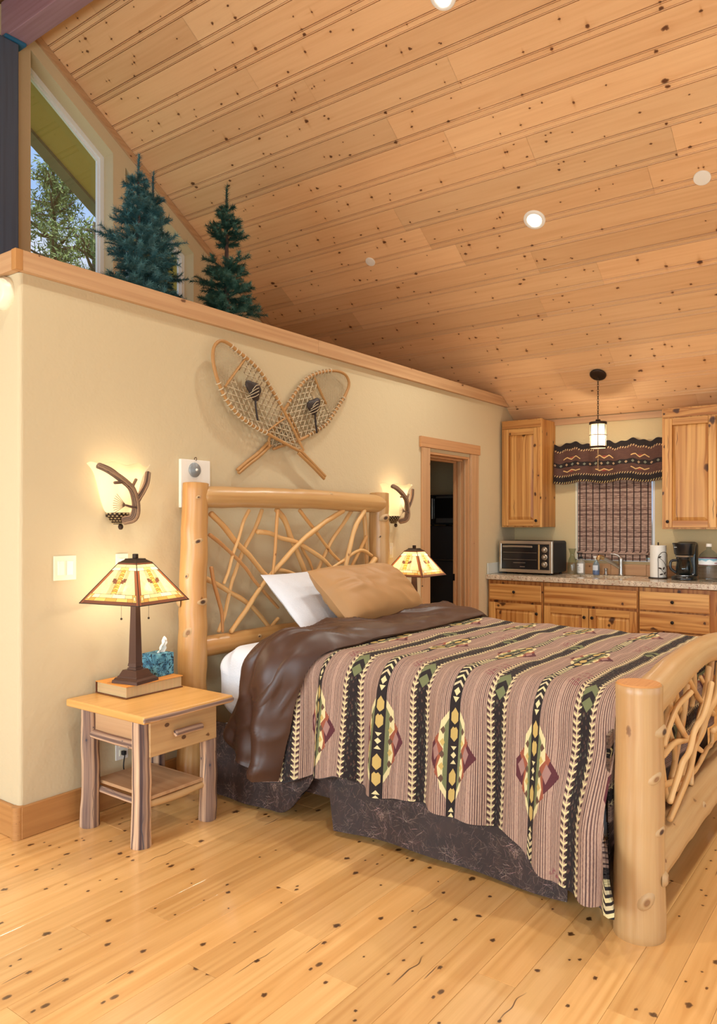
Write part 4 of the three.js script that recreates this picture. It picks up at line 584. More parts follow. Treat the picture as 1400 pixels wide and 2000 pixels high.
function tableLamp(label, p, turn, s) {
  const o = thing('table_lamp', label, 'lamp', p, turn, 'leaded glass table lamps'); o.scale.setScalar(s);
  const sq = (w0, w1, y0, y1) => { const g = new THREE.CylinderGeometry(w1 * Math.SQRT1_2, w0 * Math.SQRT1_2, y1 - y0, 4, 1); g.rotateY(Math.PI / 4); g.translate(0, (y0 + y1) / 2, 0); return g.toNonIndexed(); };
  const flat = (g) => { g.computeVertexNormals(); return g; };
  part('base', flat(merge([sq(0.152, 0.148, 0, 0.014), sq(0.142, 0.128, 0.014, 0.024), sq(0.118, 0.112, 0.024, 0.032), sq(0.106, 0.082, 0.032, 0.058)])), M.bronze, o);
  part('post', flat(merge([sq(0.052, 0.05, 0.058, 0.068), sq(0.042, 0.04, 0.068, 0.074), sq(0.05, 0.046, 0.074, 0.088), sq(0.044, 0.03, 0.088, 0.375), sq(0.036, 0.036, 0.375, 0.383)])), M.bronze, o);
  const y0 = 0.382, y1 = y0 + SHADE.h, sh = new THREE.Group(); sh.name = 'shade'; o.add(sh);
  const P = [[-SHADE.bot, y0, SHADE.bot], [SHADE.bot, y0, SHADE.bot], [SHADE.top, y1, SHADE.top], [-SHADE.top, y1, SHADE.top]], kt = 0.5 * SHADE.top / SHADE.bot;
  const g = new THREE.BufferGeometry(), pos = [], uv = [], ny = 8; for (let j = 0; j < ny; j++) { const a = j / ny, b = (j + 1) / ny, L = (t, q) => [mix(P[0][q], P[3][q], t)], row = (t) => { const h = mix(SHADE.bot, SHADE.top, t), y = mix(y0, y1, t); return [[-h, y, h, 0.5 - mix(0.5, kt, t), t], [h, y, h, 0.5 + mix(0.5, kt, t), t]]; }; const [A, B] = row(a), [D, C] = row(b); for (const v of [A, B, C, A, C, D]) { pos.push(v[0], v[1], v[2]); uv.push(v[3], v[4]); } }
  g.setAttribute('position', new THREE.Float32BufferAttribute(pos, 3)); g.setAttribute('uv', new THREE.Float32BufferAttribute(uv, 2)); g.computeVertexNormals();
  for (let k = 0; k < 4; k++) { const m = part('glass_panel', g, M.leaded, sh); m.rotation.y = k * Math.PI / 2; const e = part('lead_corner', limb([[SHADE.bot, y0, SHADE.bot], [SHADE.top, y1, SHADE.top]], 0.0022, { seg: 4, rad: 6 }), M.iron, sh); e.rotation.y = k * Math.PI / 2; const r = part('rim', at(box(2 * SHADE.bot + 0.004, 0.004, 0.004), 0, y0 - 0.001, SHADE.bot), M.iron, sh); r.rotation.y = k * Math.PI / 2; }
  part('cap', flat(merge([sq(0.112, 0.07, y1 - 0.002, y1 + 0.012), sq(0.07, 0.066, y1 + 0.012, y1 + 0.017)])), M.iron, o); part('finial', at(rbox(0.021, 0.022, 0.021, 0.003), 0, y1 + 0.028, 0), M.iron, o);
  for (const [x, z] of [[-0.045, 0.045], [0.05, -0.035]]) { const c = part('pull_chain', merge([at(cyl(0.0008, 0.0008, 0.1, 6), x, y0 - 0.03, z)]), M.iron, o); part('pull_bead', at(new THREE.SphereGeometry(0.0055, 12, 8), x, y0 - 0.083, z), M.iron, c); }
  for (const x of [-0.045, 0.045]) { part('bulb', at(new THREE.SphereGeometry(0.022, 16, 12), x, y0 + 0.065, -x), M.bulb, o); part('socket', at(cyl(0.011, 0.011, 0.05, 12), x, y0 + 0.02, -x), M.iron, o); const l = new THREE.PointLight(WARM, LAMP_CD / 2, 0, 2); l.position.set(x, y0 + 0.065, -x); l.castShadow = true; l.shadow.radius = 1; o.add(l); }
  part('stem', at(cyl(0.006, 0.006, SHADE.h, 10), 0, y0 + SHADE.h / 2, 0), M.iron, o);
}
tableLamp('square leaded glass table lamp on the near nightstand', [0.205, 0.6442, -2.262], 0.2, 1.0);
tableLamp('square leaded glass table lamp beyond the bed by the doorway', [0.245, 0.6442, -4.68], 0.02, 0.97);

// tissue box
{
  const tex = canvasTexture(512, 512, (g, w, h) => { const d = g.createImageData(w, h); for (let j = 0; j < h; j++) for (let i = 0; i < w; i++) { const x = i / w * 3, y = j / h * 3, q = fbm(x + 1.2 * fbm(x * 1.3 + 4, y * 1.3, 7), y + 1.2 * fbm(x + 9, y + 3, 8), 9), s = 0.5 + 0.5 * Math.sin(q * 27), k = (j * w + i) * 4; const A = [28, 84, 116], B = [104, 168, 190], C = [16, 52, 72]; for (let c = 0; c < 3; c++) d.data[k + c] = s < 0.16 ? C[c] : mix(A[c], B[c], sm(clamp(vnoise(x * 1.7, y * 1.7, 5) * 1.2 + 0.25 * s - 0.2))); d.data[k + 3] = 255; } g.putImageData(d, 0, 0); });
  const o = thing('tissue_box', 'blue marbled cube tissue box beside the near lamp', 'tissue box', [0.158, 0.6442, -2.433], 0.12); const bm = std({ map: tex, roughness: 0.6 });
  part('carton', at(boxUV(new RoundedBoxGeometry(0.108, 0.108, 0.108, 2, 0.002), 0, 0.11, 0.11, 0.055, 0.055), 0, 0.054, 0), bm, o);
  part('tissue', sheet(14, 14, (u, v) => { const a = (u - 0.5) * 2; return V(0.004 + 0.012 * Math.sin(u * 9) * (1 - 0.3 * v) + 0.01 * v, 0.108 + 0.078 * v * (1 - 0.45 * Math.pow(Math.abs(a + 0.3 - 0.2 * v), 1.4)), -0.012 + a * 0.032 * (1 - 0.55 * v) - 0.02 * v + 0.004 * Math.sin(v * 14 + u * 5)); }, (u, v) => [u, v], 0.0008), M.white, o);
}
// ---------------------------------------------------------------- wall sconces: alabaster bowl, cast branch and pine cone
M.alabaster = phys({ color: hex(255, 236, 200), roughness: 0.9, transmission: 0.6, thickness: 0, emissive: new THREE.Color(1.0, 0.84, 0.60), emissiveIntensity: 0.16 });
M.castBranch = std({ map: rep(barkTex, 0.13, 0.1), color: new THREE.Color(0.62, 0.58, 0.54), roughness: 0.75, bumpMap: rep(bumpTex, 0.06, 0.06), bumpScale: 0.004 });
function sconce(label, z0) {     // local: y from 0 at the bowl's foot line, z along the wall
  const o = thing('wall_sconce', label, 'sconce', [0, 1.445, z0], 0, 'pine cone wall sconces');
  const nu = 44, nv = 20, H = 0.235;
  part('bowl', sheet(nu, nv, (u, v) => { const a = mix(-Math.PI / 2, Math.PI / 2, u), f = Math.pow(v, 0.62), r = mix(0.062, 0.135, f) + 0.032 * Math.pow(v, 7), rim = v > 0.85 ? (v - 0.85) / 0.15 : 0; const y = H * v + 0.007 * rim * Math.sin(u * 26), q = r + 0.005 * rim * Math.sin(u * 26 + 1); return V(0.012 + Math.cos(a) * q * 0.82, y, -Math.sin(a) * q); }, (u, v) => [u, v], 0.003), M.alabaster, o);
  part('back_plate', at(rbox(0.012, 0.2, 0.12, 0.004), 0.0065, 0.08, 0), M.iron, o);
  const B = (z, y, x) => [x, y - 1.445, z + 2.30];
  part('branch', limb([B(-2.285, 1.405, 0.09), B(-2.315, 1.42, 0.12), B(-2.325, 1.459, 0.128), B(-2.315, 1.51, 0.135), B(-2.289, 1.561, 0.142), B(-2.243, 1.594, 0.15), B(-2.195, 1.62, 0.155), B(-2.145, 1.646, 0.15), B(-2.105, 1.662, 0.142)], (t) => 0.0205 - 0.005 * t, { seg: 60, rad: 14, bump: 0.22, bumpF: 5, seed: 41, cap: 0.6 }), M.castBranch, o);
  part('branch', limb([B(-2.32, 1.50, 0.132), B(-2.356, 1.55, 0.135), B(-2.38, 1.593, 0.136), B(-2.392, 1.645, 0.134)], (t) => 0.0155 - 0.003 * t, { seg: 34, rad: 14, bump: 0.22, bumpF: 5, seed: 42, cap: 0.6 }), M.castBranch, o);
  part('twig', limb([B(-2.29, 1.57, 0.145), B(-2.308, 1.608, 0.15)], 0.0075, { seg: 6, rad: 8, bump: 0.1, seed: 43 }), M.castBranch, o); part('twig', limb([B(-2.23, 1.592, 0.152), B(-2.2, 1.588, 0.162), B(-2.172, 1.585, 0.17)], 0.0075, { seg: 8, rad: 8, bump: 0.1, seed: 44 }), M.castBranch, o);
  const tw = part('twig', limb([B(-2.312, 1.472, 0.14), B(-2.277, 1.475, 0.148), B(-2.25, 1.481, 0.15)], (t) => 0.008 - 0.003 * t, { seg: 8, rad: 8, bump: 0.1, seed: 45 }), M.castBranch, o);
  for (let k = 0; k < 9; k++) { const a = -0.5 + k * 0.16; part('needle', limb([B(-2.25, 1.481, 0.15), B(-2.25 + 0.075 * Math.cos(a), 1.481 + 0.075 * Math.sin(a), 0.152)], 0.0014, { seg: 2, rad: 4, cap: 0 }), M.castBranch, tw); }
  const cone = part('pine_cone', sheet(24, 8, (u, v) => { const a = mix(-Math.PI / 2, Math.PI / 2, u), r = 0.062 * Math.sin(mix(0.35, 1.57, v)); return V(0.012 + Math.cos(a) * r * 0.9, mix(-0.055, 0.002, v), -Math.sin(a) * r); }, (u, v) => [u, v], 0.002), M.iron, o);
  const scaleM = std({ color: hex(190, 165, 120), roughness: 0.6 });
  for (let j = 0; j < 5; j++) for (let i = 0; i < 9; i++) { const v = (j + 0.5) / 5, a = mix(-1.45, 1.45, (i + 0.5 * (j % 2)) / 8.5), r = 0.066 * Math.sin(mix(0.35, 1.57, v)); const q = part('cone_scale', new THREE.SphereGeometry(0.0055, 6, 4), scaleM, cone); q.scale.set(0.7, 0.6, 1.15); q.position.set(0.012 + Math.cos(a) * r * 0.93, mix(-0.055, 0.002, v), -Math.sin(a) * r); }
  part('finial', at(lathe([[0, -0.024], [0.008, -0.022], [0.012, -0.014], [0.0125, -0.006], [0.009, 0.002], [0, 0.004]], 16), 0.04, -0.058, 0), M.iron, o);
  part('bulb', at(new THREE.SphereGeometry(0.022, 16, 12), 0.062, 0.15, -0.01), M.bulb, o);
  const l = new THREE.PointLight(WARM, SCONCE_CD, 0, 2); l.position.set(0.062, 0.15, -0.01); l.castShadow = true; l.shadow.radius = 1; o.add(l);
}
sconce('glowing pine cone and branch wall sconce above the near nightstand', -2.30); sconce('glowing pine cone and branch wall sconce beside the doorway', -4.745);

// ---------------------------------------------------------------- snowshoes crossed on the wall
M.ash = std({ map: logMap, color: new THREE.Color(0.66, 0.55, 0.42), roughness: 0.55 }); M.rawhide = std({ color: hex(206, 188, 156), roughness: 0.7 }); M.rawShade = std({ color: hex(150, 126, 94), roughness: 0.7 }); M.boot = std({ color: hex(52, 40, 36), roughness: 0.55 });
function snowshoe(label, data, x, toe, axis) {
  const o = thing('snowshoe', label, 'snowshoe', [0, 0, 0], 0, 'pair of crossed snowshoes');
  const [[, ring], [rt, tail], , ] = data, bars = data.slice(2);
  part('frame', limb(ring.map(([z, y], i) => [x + 0.01 * Math.sin(i / ring.length * Math.PI), y, z]), 0.0095, { seg: 90, rad: 10, seed: 3, bump: 0.04 }), M.ash, o);
  for (const s of [-1, 1]) { const d = V(0, tail[tail.length - 1][1] - tail[0][1], tail[tail.length - 1][0] - tail[0][0]).normalize(), n = [0, d.z, -d.y]; part('tail', limb(tail.map(([z, y], i) => [x, y + n[1] * s * 0.0095 * (i ? 1 : 1.3), z + n[2] * s * 0.0095 * (i ? 1 : 1.3)]), 0.0105, { seg: 16, rad: 10, seed: 5 + s, bump: 0.03, cap: 0.2 }), M.ash, o); }
  for (const [r, p] of bars) part('crossbar', limb(p.map(([z, y]) => [x, y, z]), r * 0.9, { seg: 10, rad: 8, flat: 0.6, seed: 8 }), M.ash, o);
  // webbing: three sets of cords clipped to the outline, one darkened for the shadow gaps
  const inside = (z, y) => { let c = false; for (let i = 0, j = ring.length - 1; i < ring.length; j = i++) { const [zi, yi] = ring[i], [zj, yj] = ring[j]; if ((yi > y) !== (yj > y) && z < (zj - zi) * (y - yi) / (yj - yi) + zi) c = !c; } return c; };
  const [[ta, tb], [ca, cb]] = toe, side = (z, y) => (z - ta) * (cb - tb) - (y - tb) * (ca - ta);  // which side of the front bar
  const tip = ring.reduce((b, p) => { const d = Math.abs(side(p[0], p[1])) * Math.sign(side(p[0], p[1])) ; return b; }, null);
  const cz = ring.reduce((s, p) => s + p[0], 0) / ring.length, cy = ring.reduce((s, p) => s + p[1], 0) / ring.length, body = Math.sign(side(cz, cy));
  const cords = (ang, gap, wantBody, r, out, gapHole) => { const d = [Math.cos(ang), Math.sin(ang)], n = [-d[1], d[0]]; for (let k = -60; k <= 60; k++) { let run = null; for (let t = -1.0; t <= 1.0; t += 0.012) { const z = cz + d[0] * t + n[0] * k * gap, y = cy + d[1] * t + n[1] * k * gap; let ok = inside(z, y) && (Math.sign(side(z, y)) === body) === wantBody; if (ok && wantBody) { const h = gapHole; if (Math.hypot((z - h[0]), (y - h[1])) < h[2]) ok = false; } if (ok) { run = run || []; run.push([x + 0.0025 * Math.sin(t * 60 + k * 3 + ang), y, z]); } else if (run) { if (run.length > 2) out.push(limb([run[0], run[run.length >> 1], run[run.length - 1]], r, { seg: 6, rad: 4, cap: 0 })); run = null; } } } };
  const fine = [], thick = []; cords(axis, 0.011, false, 0.0011, fine, [0, 0, 0]); cords(axis + 1.05, 0.011, false, 0.0011, fine, [0, 0, 0]); cords(axis - 1.05, 0.011, false, 0.0011, fine, [0, 0, 0]);
  const hole = [mix(ta, ca, 0.5), mix(tb, cb, 0.5)], toC = [cz - hole[0], cy - hole[1]], l = Math.hypot(...toC); const hc = [hole[0] + toC[0] / l * 0.05, hole[1] + toC[1] / l * 0.05, 0.042];
  cords(axis + 0.35, 0.034, true, 0.0042, thick, hc); cords(axis - 0.55, 0.036, true, 0.0042, thick, hc); const dark = []; cords(axis + 1.5, 0.036, true, 0.0042, dark, hc); part('webbing', merge(dark), M.rawShade, o, null, 'stuff');
  part('toe_webbing', merge(fine), M.rawhide, o, null, 'stuff'); part('webbing', merge(thick), M.rawhide, o, null, 'stuff');
  // lashings wound round the frame beside the foot
  const wraps = []; const cc = new THREE.CatmullRomCurve3(ring.map(([z, y]) => V(x, y, z))); const lo = [0.17, 0.40], hi = [0.58, 0.83]; for (const [a, b] of [lo, hi]) for (let k = 0; k < 15; k++) { const t = mix(a, b, k / 14), p = cc.getPointAt(t), d = cc.getTangentAt(t); const g = new THREE.TorusGeometry(0.0135, 0.0042, 6, 12); g.lookAt(d); g.translate(p.x + 0.006, p.y, p.z); wraps.push(g); }
  wraps.forEach((g) => part('lashing', g, M.rawhide, o));
  const bx = hc[0] + toC[0] / l * 0.10, by = hc[1] + toC[1] / l * 0.10;
  const bd = part('binding', new THREE.SphereGeometry(1, 18, 12), M.boot, o); bd.scale.set(1, 1, 1); { const g = bd.geometry, p = g.attributes.position; for (let i = 0; i < p.count; i++) { const X = p.getX(i), Y = p.getY(i), Z = p.getZ(i), q = 1 + 0.18 * Math.sin(3 * Math.atan2(Z, Y) + 1); p.setXYZ(i, X * 0.02 + x + 0.028, by + (Y * 0.066 * Math.sin(axis) * -1 + Z * 0.048 * Math.cos(axis)) * q, bx + (Y * 0.066 * Math.cos(axis) * -1 - Z * 0.048 * Math.sin(axis)) * q); } g.computeVertexNormals(); }
  for (let k = 0; k < 4; k++) part('lace', limb([[x + 0.05, by + 0.03 - k * 0.018, bx - 0.02], [x + 0.056, by + 0.02 - k * 0.02, bx + 0.01], [x + 0.045, by - 0.01 - k * 0.02, bx + 0.03 + 0.02 * k]], 0.0022, { seg: 8, rad: 5 }), M.rawhide, bd);
  part('strap', limb([[x + 0.03, by - 0.03, bx - 0.01], [x + 0.03, by - 0.1, bx - 0.015], [x + 0.025, by - 0.17, bx - 0.035]], 0.008, { seg: 14, rad: 8, flat: 0.4, seed: 2 }), M.boot, bd);
}
{ const A = SHOE_A, B = SHOE_B; snowshoe('left leaning snowshoe crossed over the other, laced with rawhide', A, 0.055, [A[2][1][0], A[2][1][2]], Math.atan2(-0.72, -0.93)); snowshoe('right leaning snowshoe behind the other on the wall', B, 0.024, [B[2][1][0], B[2][1][2]], Math.atan2(-0.73, 1.05)); }

// ---------------------------------------------------------------- plates on the bed wall
function plate(name, label, cat, z, y, w, h, rockers, group) {
  const o = thing(name, label, cat, [0, y, z], 0, group); part('plate', at(rbox(0.006, h, w, 0.0025), 0.0035, 0, 0), M.ivory, o);
  for (let k = 0; k < rockers; k++) { const dz = (k - (rockers - 1) / 2) * 0.046; part('rocker_frame', at(rbox(0.003, 0.07, 0.036, 0.001), 0.0075, 0, -dz), M.ivory, o); const r = part('rocker', at(rbox(0.005, 0.064, 0.031, 0.0015), 0.0095, 0, -dz), M.white, o); r.rotation.z = 0; }
}
plate('light_switch', 'ivory double rocker light switch left of the near sconce lamp', 'switch', -2.02, 1.187, 0.116, 0.114, 2, 'switch plates on the bed wall');
plate('light_switch', 'ivory single switch plate directly behind the near lamp shade', 'switch', -2.333, 1.187, 0.073, 0.114, 1, 'switch plates on the bed wall');
plate('light_switch', 'ivory single switch plate beside the far headboard post', 'switch', -4.725, 1.187, 0.073, 0.114, 1, 'switch plates on the bed wall');
{ const o = thing('wall_outlet', 'white wall outlet behind the nightstand with a lamp plug', 'outlet', [0, 0.275, -2.333]); part('plate', at(rbox(0.006, 0.114, 0.073, 0.0025), 0.0035, 0, 0), M.white, o); for (const y of [0.022, -0.022]) part('receptacle', at(rbox(0.004, 0.03, 0.034, 0.0015), 0.008, y, 0), M.ivory, o); part('plug', at(rbox(0.022, 0.02, 0.018, 0.003), 0.02, -0.022, 0), M.blackMatt, o); }
tag(mesh('lamp_cord', limb([[0.03, 0.253, -2.333], [0.05, 0.19, -2.31], [0.03, 0.12, -2.36], [0.045, 0.08, -2.42], [0.04, 0.02, -2.45]], 0.003, { seg: 26, rad: 6 }), M.blackMatt), 'thin black lamp cord hanging behind the nightstand', 'cord');
{ const o = thing('wall_dial', 'white square wall panel with a round grey dial beside the headboard post', 'wall dial', [0, 1.61, -2.80]); part('panel', at(rbox(0.02, 0.262, 0.21, 0.004), 0.011, 0, 0), M.white, o);
  const gm = std({ color: hex(150, 156, 160), roughness: 0.4, metalness: 0.4 }); const d = part('dial', lathe([[0.0001, 0.02], [0.018, 0.02], [0.022, 0.014], [0.036, 0.013], [0.04, 0.006], [0.04, 0]], 30), gm, o); d.rotation.z = -Math.PI / 2; d.position.set(0.021, 0.075, 0.012); const b = part('dial_centre', new THREE.SphereGeometry(0.008, 12, 8), M.white, d); b.position.set(0, 0.02, 0); part('hook', at(new THREE.TorusGeometry(0.009, 0.002, 6, 14), 0.018, 0.136, 0), M.bronze, o); }
{ const o = thing('smoke_alarm', 'round white smoke alarm at the left edge under the ledge', 'smoke alarm', [-0.115, 2.43, -1.80]); const b = part('body', lathe([[0.0001, 0.045], [0.05, 0.045], [0.062, 0.038], [0.066, 0.02], [0.074, 0.016], [0.074, 0]], 34), M.ivory, o); b.rotation.x = Math.PI / 2; for (let k = 0; k < 8; k++) { const a = k / 8 * 6.283; const v = part('vent', at(rbox(0.012, 0.002, 0.004, 0.0005), 0, 0, 0), M.knob, o); v.position.set(0.03 * Math.cos(a), 0.03 * Math.sin(a), 0.0455); v.rotation.z = a; v.rotation.order = 'XYZ'; } }

// ---------------------------------------------------------------- artificial trees on the ledge
M.fir = [std({ color: hex(62, 112, 118), roughness: 0.75 }), std({ color: hex(40, 84, 72), roughness: 0.75 })]; M.firTrunk = std({ color: hex(82, 62, 56), roughness: 0.9 });
function firTree(label, p, H, R0, seed, mat, bare) {
  const R = rng(seed), o = thing('artificial_tree', label, 'tree', p, 0, 'artificial trees on the ledge');
  part('trunk', limb([[0, 0, 0], [0.006, H * 0.5, 0.004], [0, H * 0.97, 0]], (t) => 0.02 * (1 - 0.75 * t), { seg: 14, rad: 8, bump: 0.1, seed }), M.firTrunk, o); part('stand', at(cyl(0.05, 0.07, 0.03, 16), 0, 0.015, 0), M.firTrunk, o);
  const pos = []; const a = V(0, 0, 0), d = V(0, 0, 0), s = V(0, 0, 0), q = V(0, 0, 0);
  const spray = (from, dir, len, nd) => { const side = V(0, 1, 0).cross(dir); if (side.lengthSq() < 1e-4) side.set(1, 0, 0); side.normalize(); const up = side.clone().cross(dir).normalize(); for (let k = 0; k < nd; k++) { const t = (k + R()) / nd, th = R() * 6.283, l = 0.02 + 0.016 * R(); a.copy(from).addScaledVector(dir, len * t); a.y -= 0.25 * len * t * t * 0.4; d.copy(dir).multiplyScalar(0.55).addScaledVector(side, Math.cos(th)).addScaledVector(up, Math.sin(th)).normalize(); s.copy(dir).cross(d).normalize().multiplyScalar(0.002); q.copy(a).addScaledVector(d, l); pos.push(a.x - s.x, a.y - s.y, a.z - s.z, a.x + s.x, a.y + s.y, a.z + s.z, q.x, q.y, q.z); } };
  const topH = 0.86; const layers = Math.round(H / 0.046);
  for (let k = 0; k < layers; k++) { const f = k / layers, y = H * (0.04 + 0.82 * f); if (bare && f > 0.5 && f < 0.62 && R() < 0.8) continue; const r = R0 * Math.pow(1 - f, 0.62) * (0.6 + 0.75 * R()) + 0.03, n = Math.round(7 - 3 * f); for (let i = 0; i < n; i++) { const th = i / n * 6.283 + k * 1.9 + R(), dir = V(Math.cos(th), 0.16 + 0.5 * f + 0.25 * (R() - 0.5), Math.sin(th)).normalize(), from = V(0, y, 0), len = r * (0.65 + 0.5 * R()); spray(from, dir, len, Math.round(190 * len / 0.2 + 30)); for (const sgn of [-1, 1]) { const fr = from.clone().addScaledVector(dir, len * 0.5), d2 = dir.clone().applyAxisAngle(V(0, 1, 0), sgn * 0.75); spray(fr, d2, len * 0.42, Math.round(90 * len / 0.2 + 12)); } } }
  spray(V(0, H * 0.84, 0), V(0.05, 1, 0.02).normalize(), H * 0.17, 190);
  const g = new THREE.BufferGeometry(); g.setAttribute('position', new THREE.Float32BufferAttribute(pos, 3)); g.computeVertexNormals(); part('needles', g, mat, o, null, 'stuff');
}
const LY = 2.579;
firTree('tall blue green artificial fir nearest the upper window', [-0.30, LY, -2.665], 0.87, 0.23, 3, M.fir[0], 0);
firTree('shorter blue green artificial fir tucked behind the tallest one', [-0.66, LY, -3.05], 1.02, 0.19, 5, M.fir[0], 0);
firTree('dark green artificial fir standing alone toward the kitchen', [-0.30, LY, -3.335], 0.945, 0.205, 8, M.fir[1], 1);

// ---------------------------------------------------------------- kitchen
const KX = (a, b) => (a + b) / 2;
// a framed door or drawer front in the plane z, facing the room; bevelled centre panel
function doorFront(name, parent, x0, x1, y0, y1, z, mats, { raised = true, knob, grain = 1 } = {}) {
  const w = x1 - x0, h = y1 - y0, t = 0.02, f = 0.058; const g = new THREE.Group(); g.name = name; parent.add(g);
  if (!raised) { part('front', at(rbox(w, h, t, 0.006, 0), KX(x0, x1), KX(y0, y1), z), mats[0], g); }
  else {
    part('stile', at(rbox(f, h, t, 0.004, 1), x0 + f / 2, KX(y0, y1), z), mats[1], g); part('stile', at(rbox(f, h, t, 0.004, 1), x1 - f / 2, KX(y0, y1), z), mats[1], g);
    part('rail', at(rbox(w - 2 * f, f, t, 0.004, 0), KX(x0, x1), y1 - f / 2, z), mats[1], g); part('rail', at(rbox(w - 2 * f, f, t, 0.004, 0), KX(x0, x1), y0 + f / 2, z), mats[1], g);
    const pw = w - 2 * f, ph = h - 2 * f, c = new THREE.CylinderGeometry(1, 1, 1, 4, 1); const bev = slab([[-pw / 2, -ph / 2], [pw / 2, -ph / 2], [pw / 2, ph / 2], [-pw / 2, ph / 2]], [], 0.002); 
    const i = 0.028, P = [], U = [], O = [[-pw / 2, -ph / 2], [pw / 2, -ph / 2], [pw / 2, ph / 2], [-pw / 2, ph / 2]], I = O.map(([x, y]) => [x - Math.sign(x) * i, y - Math.sign(y) * i]), ou = br() * 5, ov = br() * 5; const put = (v) => { for (const k of [0, 1, 2, 0, 2, 3]) { P.push(v[k][0], v[k][1], v[k][2]); U.push(v[k][1] + ou, v[k][0] + ov); } };
    put(I.map(([x, y]) => [x, y, 0.008])); for (let k = 0; k < 4; k++) { const m = (k + 1) % 4; put([[...O[k], -0.005], [...O[m], -0.005], [...I[m], 0.008], [...I[k], 0.008]]); }
    const pg = new THREE.BufferGeometry(); pg.setAttribute('position', new THREE.Float32BufferAttribute(P, 3)); pg.setAttribute('uv', new THREE.Float32BufferAttribute(U, 2)); pg.computeVertexNormals(); part('panel', at(pg, KX(x0, x1), KX(y0, y1), z), mats[0], g);
  }
  if (knob) { const k = part('knob', lathe([[0.0001, 0.026], [0.010, 0.025], [0.014, 0.019], [0.012, 0.012], [0.006, 0.008], [0.006, 0]], 18), M.knob, g); k.rotation.x = Math.PI / 2; k.position.set(knob[0], knob[1], z + t / 2); }
  return g;
}
// upper cabinets
{
  const c = thing('wall_cabinet', 'knotty wall cabinet in the corner left of the kitchen window', 'cabinet', [0, 0, 0], 0, 'kitchen wall cabinets');
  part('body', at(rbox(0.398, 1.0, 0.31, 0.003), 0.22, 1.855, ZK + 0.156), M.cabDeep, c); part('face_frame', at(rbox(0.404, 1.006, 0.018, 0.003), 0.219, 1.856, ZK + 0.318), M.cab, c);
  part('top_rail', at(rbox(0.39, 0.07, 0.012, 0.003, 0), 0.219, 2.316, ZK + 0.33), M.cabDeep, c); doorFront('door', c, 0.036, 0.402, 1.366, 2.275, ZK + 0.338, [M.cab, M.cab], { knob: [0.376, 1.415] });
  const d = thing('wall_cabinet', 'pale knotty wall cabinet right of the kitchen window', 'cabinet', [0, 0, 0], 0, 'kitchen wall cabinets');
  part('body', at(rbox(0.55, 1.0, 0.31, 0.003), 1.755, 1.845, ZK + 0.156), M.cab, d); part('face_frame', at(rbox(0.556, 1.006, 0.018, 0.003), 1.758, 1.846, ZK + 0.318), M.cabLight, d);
  part('top_rail', at(rbox(0.54, 0.07, 0.012, 0.003, 0), 1.758, 2.306, ZK + 0.33), M.cabLight, d); doorFront('door', d, 1.506, 1.9, 1.356, 2.262, ZK + 0.338, [M.cabLight, M.cabLight], { knob: [1.532, 1.405] });
}
